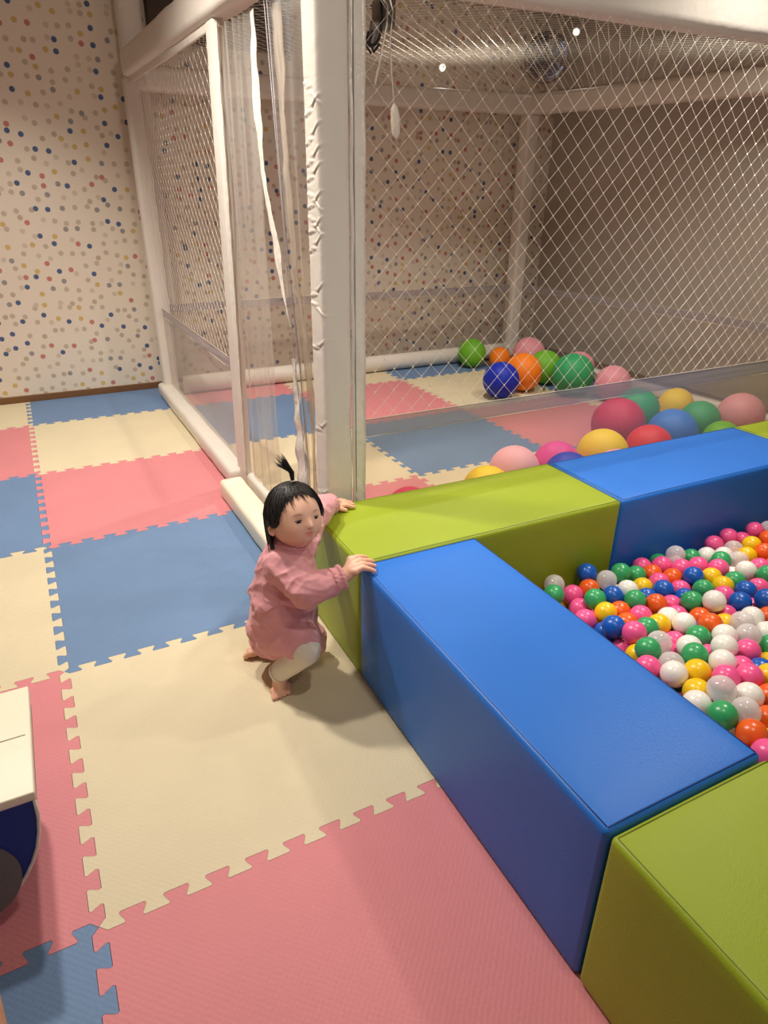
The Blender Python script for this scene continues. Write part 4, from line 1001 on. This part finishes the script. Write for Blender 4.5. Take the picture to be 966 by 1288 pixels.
for k in range(4):
    a0 = 2*PI*k/4; g = []
    for i in range(9):
        a = a0+i/8*1.15
        g.append([bm.verts.new(fpt(r_*math.cos(a), -.01+.03*(i/8), r_*math.sin(a))) for r_ in (.035, .10, .165)])
    for i in range(8):
        for j in range(2): bm.faces.new((g[i][j], g[i+1][j], g[i+1][j+1], g[i][j+1]))
bmesh.ops.solidify(bm, geom=bm.faces[:], thickness=.003)
put(link('fan_blades', bm, WBL, smooth=True), wf)
bm = bmesh.new(); capsule(bm, fpt(0, -.05, 0), fpt(0, .10, 0), .045, .06); put(link('fan_motor', bm, WF, smooth=True), wf)
bm = bmesh.new(); capsule(bm, fpt(0, .09, -.02), fpt(0, .12, -.20), .03, .035); capsule(bm, fpt(0, .12, -.2), fpt(.02, .27, -.2), .03, .03); put(link('fan_bracket', bm, WTAN, smooth=True), wf)

# lamps above the roof net
LAMPM = bpy.data.materials.new('lamp_glow'); LAMPM.use_nodes = True
LAMPM.node_tree.nodes['Principled BSDF'].inputs['Emission Color'].default_value = (1, .88, .70, 1)
LAMPM.node_tree.nodes['Principled BSDF'].inputs['Emission Strength'].default_value = 3
def wall_lamp(loc, aim, label, w, name):
    r = empty(name, loc, label, 'lamp', 'small lamps above the cage')
    d = (Vector(aim)-Vector(loc)).normalized(); L0 = Vector(loc)
    bm = bmesh.new(); tube(bm, [L0-d*.09, L0-d*.02, L0+d*.005, L0], [.02, .03, .034, .028], 24); put(link('housing', bm, WHITE_VINYL, smooth=True, angle=40), r)
    bm = bmesh.new(); capsule(bm, L0-d*.004, L0+d*.006, .024, .024, 20); put(link('bulb', bm, LAMPM, smooth=True), r)
    spot(name+'_light', L0+d*.06, w, aim, 130, .9, .04)
wall_lamp((3.63, 4.56, 2.47), (3.5, 3.0, 2.0), 'small added lamp making the bright spot on the back wall above the cage', 2.5, 'wall_lamp')  # added lamp body standing in for a bright glint on the wall
wall_lamp((4.86, 4.35, 2.80), (3.9, 3.6, 2.0), 'glowing lamp high in the far corner above the cage', 4, 'wall_lamp')

# black cord loop at the far corner post
bm = bmesh.new(); tube(bm, [(4.60, 4.60, .42), (4.62, 4.58, .36), (4.60, 4.58, .26), (4.56, 4.58, .20), (4.55, 4.60, .27), (4.60, 4.62, .36), (4.64, 4.61, .44)], .014, 8)
tag(link('cord_loop', bm, BLK, smooth=True), 'black cord loop behind the far corner post', 'cord')

KNEE = [(Vector((-.115, -.75, .50)), .085), (Vector((-.182, -.30, .42)), .06), (Vector((-.30, -.20, .20)), .048), (Vector((-.36, -.16, .04)), .035)]

# ================================================================== the toddler
SKIN = mat('skin', (238, 188, 160), rough=.5, spec=.4, sub=.12)
def skin_material():
    nt = SKIN.node_tree; b = nt.nodes['Principled BSDF']
    at = nt.nodes.new('ShaderNodeVertexColor'); at.layer_name = 'tint'
    mx = nt.nodes.new('ShaderNodeMix'); mx.data_type = 'RGBA'; mx.blend_type = 'MULTIPLY'; mx.inputs[0].default_value = 1
    mx.inputs[6].default_value = s2l((238, 188, 160))+(1,)
    nt.links.new(at.outputs[0], mx.inputs[7]); nt.links.new(mx.outputs[2], b.inputs['Base Color'])
skin_material()
HAIR = mat('black_hair', (26, 20, 18), rough=.5, spec=.5)
PINKC = mat('pink_cotton', (226, 160, 164), rough=.85, spec=.2, bump=.15, bscale=400, sheen=.2)
LEGG = mat('cream_legging', (236, 226, 206), rough=.85, spec=.2, bump=.2, bscale=300)
EYEM = mat('eye_dark', (24, 16, 14), rough=.15, spec=.6)
LASH = mat('lash', (30, 22, 20), rough=.6)
tod = empty('person', (.69, .64, 0), 'toddler in a pink smock and cream leggings squatting barefoot, both hands on the foam blocks', 'person')

HC = Vector((.735, .620, .606)); HS = 1.0
_f = Vector((.212, -.977, 0)).normalized(); _u = Vector((0, 0, 1)); _l = _u.cross(_f)
nod = math.radians(-17); _f2 = (_f*math.cos(nod)-_u*math.sin(nod)); _u2 = (_u*math.cos(nod)+_f*math.sin(nod))
tl = math.radians(-3); _l2 = _l*math.cos(tl)+_u2*math.sin(tl); _u3 = _u2*math.cos(tl)-_l*math.sin(tl)
def hp(x, y, z): return HC+_l2*x+_f2*y+_u3*z       # head coordinates: x her left, y face, z up
def hl(p): d = p-HC; return Vector((d.dot(_l2), d.dot(_f2), d.dot(_u3)))
def G(d, c, s, a):
    c = Vector(c).normalized(); return a*math.exp(-((d-c).length_squared)/(2*s*s))
def head_r(d):
    x, y, z = d
    rx, ry, rz = .079, .094, .101
    if y > 0: ry = .086
    r = 1/math.sqrt((x/rx)**2+(y/ry)**2+(z/rz)**2)
    if z < 0:                       # narrow jaw, soft
        r *= 1-.10*min(1, (-z))**1.5*(1 if abs(x) > .2 else .6)
    for s in (1, -1):
        r += G(d, (s*.50, .70, -.45), .24, .0075)         # cheeks
        r += G(d, (s*.34, .93, .02), .12, -.0050)         # eye hollows
        r += G(d, (s*.34, .90, .20), .13, .0018)          # brow
        r += G(d, (s*.075, .97, -.245), .045, .0035)      # nostril wings
    r += G(d, (0, .80, .55), .30, .003)
    r += G(d, (0, 1, -.225), .075, .0125)                 # nose tip
    r += G(d, (0, 1, -.12), .06, .005); r += G(d, (0, 1, -.02), .07, .002)
    r += G(d, (0, .92, -.47), .11, .0030)                 # mouth mound
    r += G(d, (.075, .90, -.435), .05, .0024)+G(d, (-.075, .90, -.435), .05, .0024)
    r += G(d, (0, .88, -.535), .055, .0040)
    r += G(d, (0, .93, -.487), .035, -.0042)+G(d, (.11, .92, -.487), .035, -.003)+G(d, (-.11, .92, -.487), .035, -.003)
    r += G(d, (0, .78, -.76), .16, .0060)                 # chin
    r += G(d, (0, .85, -.63), .07, -.003)
    return r
sk = bmesh.new()
q = bmesh.ops.create_icosphere(sk, subdivisions=6, radius=1)
for v in q['verts']:
    d = v.co.normalized(); v.co = hp(*(d*head_r(d)))
for s in (1, -1):                                          # ears
    q = bmesh.ops.create_icosphere(sk, subdivisions=4, radius=1)
    for v in q['verts']:
        e = v.co.copy(); rim = max(0, 1-((math.hypot(e.y, e.z)-.55)/.35)**2)
        x = e.x*.0065+(-.003 if math.hypot(e.y, e.z) < .5 else 0)*(1 if e.x > 0 else 0)+.002*rim
        v.co = hp(s*(.081+x+.10*max(0, -(e.y*.016))), -.006+e.y*.015, -.020+e.z*(.025 if e.z > 0 else .021))
TORSO = [(Vector((.722, .640, .500)), .036), (Vector((.708, .640, .430)), .070), (Vector((.695, .645, .33)), .082), (Vector((.688, .650, .235)), .085)]
chain(sk, [(hp(0, -.018, -.06), .040), (Vector((.722, .640, .495)), .042)]); chain(sk, TORSO)
# arms
RA = [(Vector((.668, .580, .465)), .040), (Vector((.728, .492, .418)), .036), (Vector((.834, .487, .437)), .025)]
LA = [(Vector((.775, .690, .460)), .040), (Vector((.875, .800, .490)), .034), (Vector((.985, .916, .478)), .024)]
chain(sk, RA); chain(sk, LA)
def finger(pts, r0, r1): chain(sk, [(Vector(p), r0+(r1-r0)*i/(len(pts)-1)) for i, p in enumerate(pts)], 12)
# right hand: palm on the block edge, fingers over the top of it
chain(sk, [(RA[-1][0], .024), (Vector((.868, .484, .458)), .022)])
for (y, a, L) in ((.510, .10, .9), (.494, -.05, 1.05), (.478, -.18, 1.0), (.464, -.34, .82)):
    b = Vector((.870, .485+(y-.487)*.9, .466-(.487-y)*.25))
    chain(sk, [(Vector((.850, .486, .455)), .0165), (b, .0125)], 12)
    k1 = b+Vector((.026*L, a*.020, .0105)); k2 = k1+Vector((.024*L, a*.026, -.006)); k3 = k2+Vector((.016*L, a*.018, -.007))
    k3.z = max(k3.z, BH+.008); k2.z = max(k2.z, BH+.010)
    finger([b, k1, k2, k3], .0100, .0066)
finger([(.858, .497, .462), (.874, .517, .476), (.893, .527, .470), (.910, .529, .461)], .0115, .0076)
# left hand: flat on the green block
chain(sk, [(LA[-1][0], .023), (Vector((1.012, .926, .468)), .019)])
for (dy, a, L) in ((.020, .30, .85), (.007, .12, 1.05), (-.007, -.05, 1.05), (-.020, -.25, .9)):
    b = Vector((1.020, .928+dy, .464)); chain(sk, [(Vector((1.0, .922, .468)), .017), (b, .0115)], 12)
    finger([b, b+Vector((.020*L, a*.018, .002)), b+Vector((.038*L, a*.034, -.005)), b+Vector((.052*L, a*.045, -.009))], .0094, .0064)
finger([(1.002, .908, .465), (1.012, .892, .460), (1.028, .884, .456)], .0105, .0072)
# legs and feet
RL = [(Vector((.690, .610, .225)), .070), (Vector((.708, .500, .192)), .043), (Vector((.640, .582, .066)), .029)]
LL = [(Vector((.700, .690, .205)), .066), (Vector((.800, .670, .062)), .044), (Vector((.672, .765, .046)), .027)]
chain(sk, RL); chain(sk, LL)
def foot(ankle, heel, toe, wid, across):
    ankle, heel, toe, across = Vector(ankle), Vector(heel), Vector(toe), Vector(across).normalized()
    chain(sk, [(ankle, .029), (heel, .025)])
    ball = heel.lerp(toe, .66)
    chain(sk, [(heel, .025), (ball+across*.009, .021)]); chain(sk, [(heel, .024), (ball-across*.011, .019)])
    chain(sk, [(ankle+Vector((0, 0, -.006)), .026), (ball, .021)])
    for i, (o_, L, r) in enumerate(((.0255, 1.0, .0108), (.0095, 1.03, .0078), (-.0045, .98, .0072), (-.0170, .90, .0068), (-.0280, .80, .0066))):
        b = ball+across*o_*.9; t = ball+across*o_*1.05+(toe-ball)*L
        t.z = r+.0008
        chain(sk, [(b, .0135), (b.lerp(t, .5)+Vector((0, 0, .003)), r*1.0), (t, r)], 12)
foot((.640, .580, .062), (.650, .622, .026), (.628, .536, .010), .03, (.97, .2, 0))
foot((.672, .765, .046), (.640, .775, .040), (.598, .806, .010), .03, (-.55, -.8, .25))
body = remeshed(sk, .0021, 2, .5)
tint = body.loops.layers.float_color.new('tint') if hasattr(body.loops.layers, 'float_color') else body.loops.layers.color.new('tint')
def tint_at(p):
    l = hl(p); c = Vector((1, 1, 1))
    if l.y > 0 and l.length < .14:
        d = l.normalized()
        def g(cx, s, sx=None):
            cc = Vector(cx).normalized(); e = d-cc
            return math.exp(-((e.x/(sx or s))**2+(e.y/s)**2+(e.z/s)**2)/2)
        lip = min(1, 1.25*(g((0, .92, -.450), .028, .125)+g((0, .88, -.525), .034, .11)))
        c = c.lerp(Vector((.90, .50, .50)), lip*.85)
        line = g((0, .92, -.487), .014, .15); c = c.lerp(Vector((.45, .20, .20)), min(1, line)*.7)
        for s in (1, -1):
            c = c.lerp(Vector((1.0, .80, .76)), .5*g((s*.52, .70, -.36), .17))
            # soft eyebrows
            e = d-Vector((s*.36, .90, .225)).normalized()
            w = math.exp(-((e.x/.16)**4)-((e.z-(-.25*e.x*e.x*4))/.030)**2)
            c = c.lerp(Vector((.42, .33, .30)), w*.75)
            nz = g((s*.06, .97, -.285), .020); c = c.lerp(Vector((.5, .3, .28)), min(1, nz)*.8)
    else:
        # fingertips, knuckles, toes a little redder
        if p.z < .03 or p.x > .90: c = Vector((.98, .89, .85))
    return c
for f in body.faces:
    for lp in f.loops:
        c = tint_at(lp.vert.co); lp[tint] = (c.x, c.y, c.z, 1)
put(link('body', body, SKIN, smooth=True), tod)

# eyes, looking down: dark slit, upper lid and lashes
for s in (1, -1):
    c = hp(s*.0275, .0735, -.0035)
    bm = bmesh.new(); sphere(bm, (0, 0, 0), 1, 4)
    for v in bm.verts:
        e = v.co.copy(); v.co = hp(s*.0285+e.x*.0145, .0745+e.y*.0060-abs(e.x)**2*.0045-.0035*max(0, s*e.x), -.0035+e.z*.0035+.0015*s*e.x*0-.001*e.x*e.x)
    put(link('eye', bm, EYEM, smooth=True), tod)
    bm = bmesh.new(); pts = []
    for k in range(9):
        t = k/8*2-1; pts.append(hp(s*.0285+t*.0145, .0805-.0055*t*t-.0035*max(0, s*t), .0005+.0020*(1-t*t)-.0015*(s*t)*0))
    tube(bm, pts, [.0006, .0011, .0014, .0016, .0016, .0016, .0014, .0011, .0006], 8)
    put(link('eyelashes', bm, LASH, smooth=True), tod)

# hair: cap with a hairline, bob length at the back and sides
def hair_bottom(th):            # th: 0 at the face, PI at the back; returns head z where the hair ends
    a = abs(th)
    if a < .75: return .083-.014*(a/.75)**2+.003*math.sin(a*22)
    if a < 1.25:
        t = (a-.75)/.5; return .069+(-.010-.069)*(t*t*(3-2*t))
    t = min(1, max(0, (a-1.70)/.30)); t = t*t*(3-2*t); return -.010-.080*t+.004*math.sin(a*17)
hb = bmesh.new()
NT, NZ = 220, 40; rows = []
for i in range(NT):
    th = -PI+2*PI*i/NT; zb = hair_bottom(th); row = []
    rid = noise.noise(Vector((math.cos(th)*14, math.sin(th)*14, 2)))*.5+noise.noise(Vector((math.cos(th)*38, math.sin(th)*38, 7)))*.5
    for j in range(NZ+1):
        t = j/NZ
        # angle down from the crown
        ztop = .114
        ang = t
        z = ztop*math.cos(t*PI/2)*(1 if True else 0)
        # parametrise by polar angle until equator then straight down to zb
        zt = ztop+(zb-ztop)*(1-math.cos(t*PI/2))
        zz = max(-.99, min(1, zt/.1145))
        if zt > 0: rr = math.sqrt(max(0, 1-zz*zz))
        else: rr = 1-.10*(zt/.08)**2*(1 if abs(th) > 2 else .3)
        if t == 0: rr = 0.0
        x = math.sin(th)*.0895*rr; y = math.cos(th)*(.0935 if math.cos(th) > 0 else .1025)*rr
        wv = rid*.0042*min(1, t*2.2)
        thin = 1.0
        if abs(th) < 1.0: thin = 1-.055*max(0, (t-.55)/.45)        # lies close to the forehead
        x *= (1+wv/.09)*thin; y *= (1+wv/.09)*thin
        row.append(hb.verts.new(hp(x, y, zt+rid*.0015)))
    rows.append(row)
for i in range(NT):
    a, b = rows[i], rows[(i+1) % NT]
    for j in range(NZ): hb.faces.new((a[j], a[j+1], b[j+1], b[j]))
bmesh.ops.remove_doubles(hb, verts=hb.verts, dist=.0004)
bmesh.ops.recalc_face_normals(hb, faces=hb.faces)
bmesh.ops.solidify(hb, geom=hb.faces[:], thickness=.007)
hair = put(link('hair', hb, HAIR, smooth=True), tod)
# loose strands: fringe wisps, side strands and the top-knot tuft
wb = bmesh.new(); rh = random.Random(5)
def surf(th, z, lift=.002):
    zz = max(-1, min(1, z/.1145)); rr = math.sqrt(max(0, 1-zz*zz)) if z > 0 else 1
    return hp(math.sin(th)*(.0895*rr+lift), math.cos(th)*((.0945 if math.cos(th) > 0 else .1025)*rr+lift), z)
for th0, ln in ((-.55, .045), (-.60, .040), (-.50, .036), (-.02, .034), (.03, .038), (-.07, .026), (.35, .022), (-.30, .020), (-.85, .05), (-.92, .055), (.55, .03), (.8, .045)):
    pts = []
    for k in range(8):
        t = k/7; z = .090-(ln)*t*1.0
        d = Vector((math.sin(th0+.10*t*t), math.cos(th0+.10*t*t), 0)); dn = Vector((d.x*math.sqrt(max(0, 1-(z/.11)**2)), d.y*math.sqrt(max(0, 1-(z/.11)**2)), z/.11)).normalized()
        pts.append(hp(*(dn*(head_r(dn)+.0035))))
    tube(wb, pts, [.0013-.0010*k/7 for k in range(8)], 6)
for k in range(150):
    th = rh.uniform(-PI, PI); zb = hair_bottom(th)
    if abs(th) < .8: continue
    pts = [surf(th+rh.uniform(-.02, .02)*j, .10+(zb-.008*rh.random()-.10)*(1-math.cos(j/7*PI/2)), .0025) for j in range(8)]
    tube(wb, pts, [.0012]*6+[.001, .0003], 5)
for k in range(170):
    th0 = rh.uniform(-1.35, 1.35); zb = hair_bottom(th0)-rh.uniform(-.004, .011); z0 = min(.108, zb+.035); pts = []
    for j in range(6):
        t = j/5; z = z0+(zb-z0)*t; th = th0+rh.uniform(-.03, .03)*t
        zz = z/.112; rr = math.sqrt(max(.02, 1-zz*zz)) if zz > 0 else 1
        dn = Vector((math.sin(th)*rr, math.cos(th)*rr, max(-.9, zz))).normalized()
        pts.append(hp(*(dn*(head_r(dn)+.0085-.0055*t))))
    tube(wb, pts, [.0012, .0012, .0011, .0009, .0006, .0002], 5)
link('hair_strands', wb, HAIR, hair, smooth=True)
tb = bmesh.new(); T0 = hp(.004, .020, .110)
up = (_u3*.9+_f2*.1)
for k in range(60):
    a, s = rh.uniform(0, 2*PI), math.sqrt(rh.random())
    o_ = (_l2*math.cos(a)+_f2*math.sin(a))*s
    tip = T0+Vector((-.034, .012, .086))+o_*.012+Vector((rh.uniform(-.014, .012), 0, rh.uniform(-.03, .012)))
    mid = T0+Vector((-.003, 0, .034))+o_*.008
    pts = [T0+o_*.012-_u3*.012, T0+o_*.005+_u3*.006, mid, mid.lerp(tip, .55)+Vector((-.002, 0, .003)), tip]
    tube(tb, pts, [.0016, .0014, .0014, .0010, .0002], 5)
link('hair_tuft', tb, HAIR, hair, smooth=True)
bm = bmesh.new(); tube(bm, [T0+_u3*.004+(_l2*math.cos(2*PI*k/16)+_f2*math.sin(2*PI*k/16))*.0062 for k in range(17)], .0022, 8)
put(link('hair_tie', bm, SATIN, smooth=True), tod)

# smock
def ridge(p, f, ax, st, seed):
    """sharp-crested folds stretched along the direction ax"""
    ax = Vector(ax).normalized(); a = p.dot(ax); q = p-ax*a
    w = Vector((noise.noise(p*9+Vector((seed, 0, 0))), noise.noise(p*9+Vector((0, seed, 0))), noise.noise(p*9+Vector((0, 0, seed)))))*.012
    v = (q+w)*f+ax*a*f*st+Vector((seed, seed*2, -seed))
    n = 1-min(1, abs(noise.noise(v))*2.1)
    return n**1.6-.35
def cloth(bm, voxel, amp, seed, it=5, keep=None, dirs=((.75, -.35, -.25), (.25, -.5, .8))):
    b = remeshed(bm, voxel, it, .5); b.normal_update()
    mv = []
    for v in b.verts:
        p = v.co
        n = ridge(p, 15, dirs[0], .30, seed)*.6+ridge(p, 24, dirs[1], .28, seed+3)*.30+ridge(p, 42, dirs[0], .35, seed+9)*.14
        mv.append(v.normal*(n*amp+(keep(p) if keep else 0)))
    for v, m_ in zip(b.verts, mv): v.co += m_
    bmesh.ops.smooth_vert(b, verts=b.verts, factor=.3, use_axis_x=True, use_axis_y=True, use_axis_z=True)
    return b
sm = bmesh.new()
chain(sm, [(Vector((.724, .638, .515)), .052), (Vector((.716, .638, .475)), .074), (Vector((.706, .640, .42)), .094), (Vector((.694, .645, .33)), .106), (Vector((.690, .650, .25)), .110), (Vector((.688, .648, .185)), .104)], 28)
chain(sm, [(Vector((.672, .590, .462)), .056), (Vector((.722, .505, .412)), .054), (Vector((.775, .492, .420)), .047), (Vector((.806, .489, .430)), .036)], 24)
chain(sm, [(Vector((.772, .686, .458)), .054), (Vector((.860, .785, .500)), .048), (Vector((.930, .862, .502)), .044), (Vector((.955, .888, .486)), .036)], 24)
chain(sm, [(Vector((.690, .615, .205)), .098), (Vector((.702, .540, .205)), .070)], 24)
chain(sm, [(Vector((.700, .680, .190)), .095), (Vector((.775, .690, .095)), .066), (Vector((.790, .685, .082)), .060)], 24)
chain(sm, [(Vector((.66, .69, .17)), .085), (Vector((.655, .70, .125)), .07)], 24)
def tier(p):
    # blouse tier ending in a gathered hem above the skirt part
    if p.x > .80 or p.y > .78: return 0
    zb = .335+.012*math.sin(p.x*60)+.01*math.sin(p.y*50)
    t = (p.z-zb)/.016
    return .0065*math.exp(-max(0, t)*.35) if t > 0 else -.004*math.exp(t*.6)
dress = cloth(sm, .0034, .0125, 1.3, 4, tier)
put(link('smock', dress, PINKC, smooth=True), tod)
# ruffled cuffs
def cuff(c, ax, r, name='cuff'):
    ax = Vector(ax).normalized(); e1 = ax.cross(Vector((0, 0, 1))).normalized(); e2 = ax.cross(e1); c = Vector(c)
    bm = bmesh.new()
    for off, rr, am in ((-.010, r*1.02, .004), (.001, r*.90, .003), (.013, r*1.06, .0055)):
        n = 72
        tube(bm, [c+ax*(off+.0025*math.sin(k*2*PI*15/n))+(e1*math.cos(2*PI*k/n)+e2*math.sin(2*PI*k/n))*(rr+am*.6*math.sin(k*2*PI*18/n+off*300)) for k in range(n+1)], .0062, 8)
    bm2 = remeshed(bm, .0025, 1)
    return put(link(name, bm2, PINKC, smooth=True), tod)
cuff((.818, .488, .434), (.9, -.03, .18), .033); cuff((.966, .898, .483), (.7, .7, -.08), .032)
# stand collar
bm = bmesh.new(); n = 48
for off, rr in ((0, .052), (.009, .049)):
    tube(bm, [Vector((.726, .634, .523+off))+Vector((math.cos(2*PI*k/n)*rr, math.sin(2*PI*k/n)*rr*1.02, -.012*math.cos(2*PI*k/n+1.0))) for k in range(n+1)], .0065, 8)
put(link('collar', remeshed(bm, .0025, 2), PINKC, smooth=True), tod)

# leggings
lg = bmesh.new()
chain(lg, [(Vector((.695, .600, .222)), .066), (Vector((.708, .500, .193)), .0485), (Vector((.700, .511, .176)), .048), (Vector((.672, .545, .124)), .041), (Vector((.646, .578, .076)), .0345)], 24)
b = cloth(lg, .0035, .004, 5.1, 3)
put(link('legging', b, LEGG, smooth=True), tod)
lg = bmesh.new()
chain(lg, [(Vector((.710, .690, .16)), .06), (Vector((.785, .680, .066)), .050), (Vector((.735, .715, .056)), .040), (Vector((.685, .755, .050)), .0335)], 24)
put(link('legging', cloth(lg, .0035, .004, 7.7, 3), LEGG, smooth=True), tod)
bm = bmesh.new(); n = 40; ax = (Vector((.640, .582, .066))-Vector((.672, .545, .124))).normalized(); e1 = ax.cross(Vector((0, 0, 1))).normalized(); e2 = ax.cross(e1)
tube(bm, [Vector((.637, .584, .064))+(e1*math.cos(2*PI*k/n)+e2*math.sin(2*PI*k/n))*.0335 for k in range(n+1)], .003, 8)
put(link('legging_cuff', bm, LEGG, smooth=True), tod)

# ------------------------------------------------------------------ the knee of a seated adult at the very edge of the frame
ad = empty('person', (-.42, -.35, 0), 'bare knee and shin of a seated adult at the bottom left edge', 'person')
bm = bmesh.new(); chain(bm, KNEE, 24)
b = remeshed(bm, .006, 5)
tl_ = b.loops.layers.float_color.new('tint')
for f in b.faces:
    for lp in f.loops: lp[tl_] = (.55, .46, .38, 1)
put(link('leg', b, SKIN, smooth=True), ad)
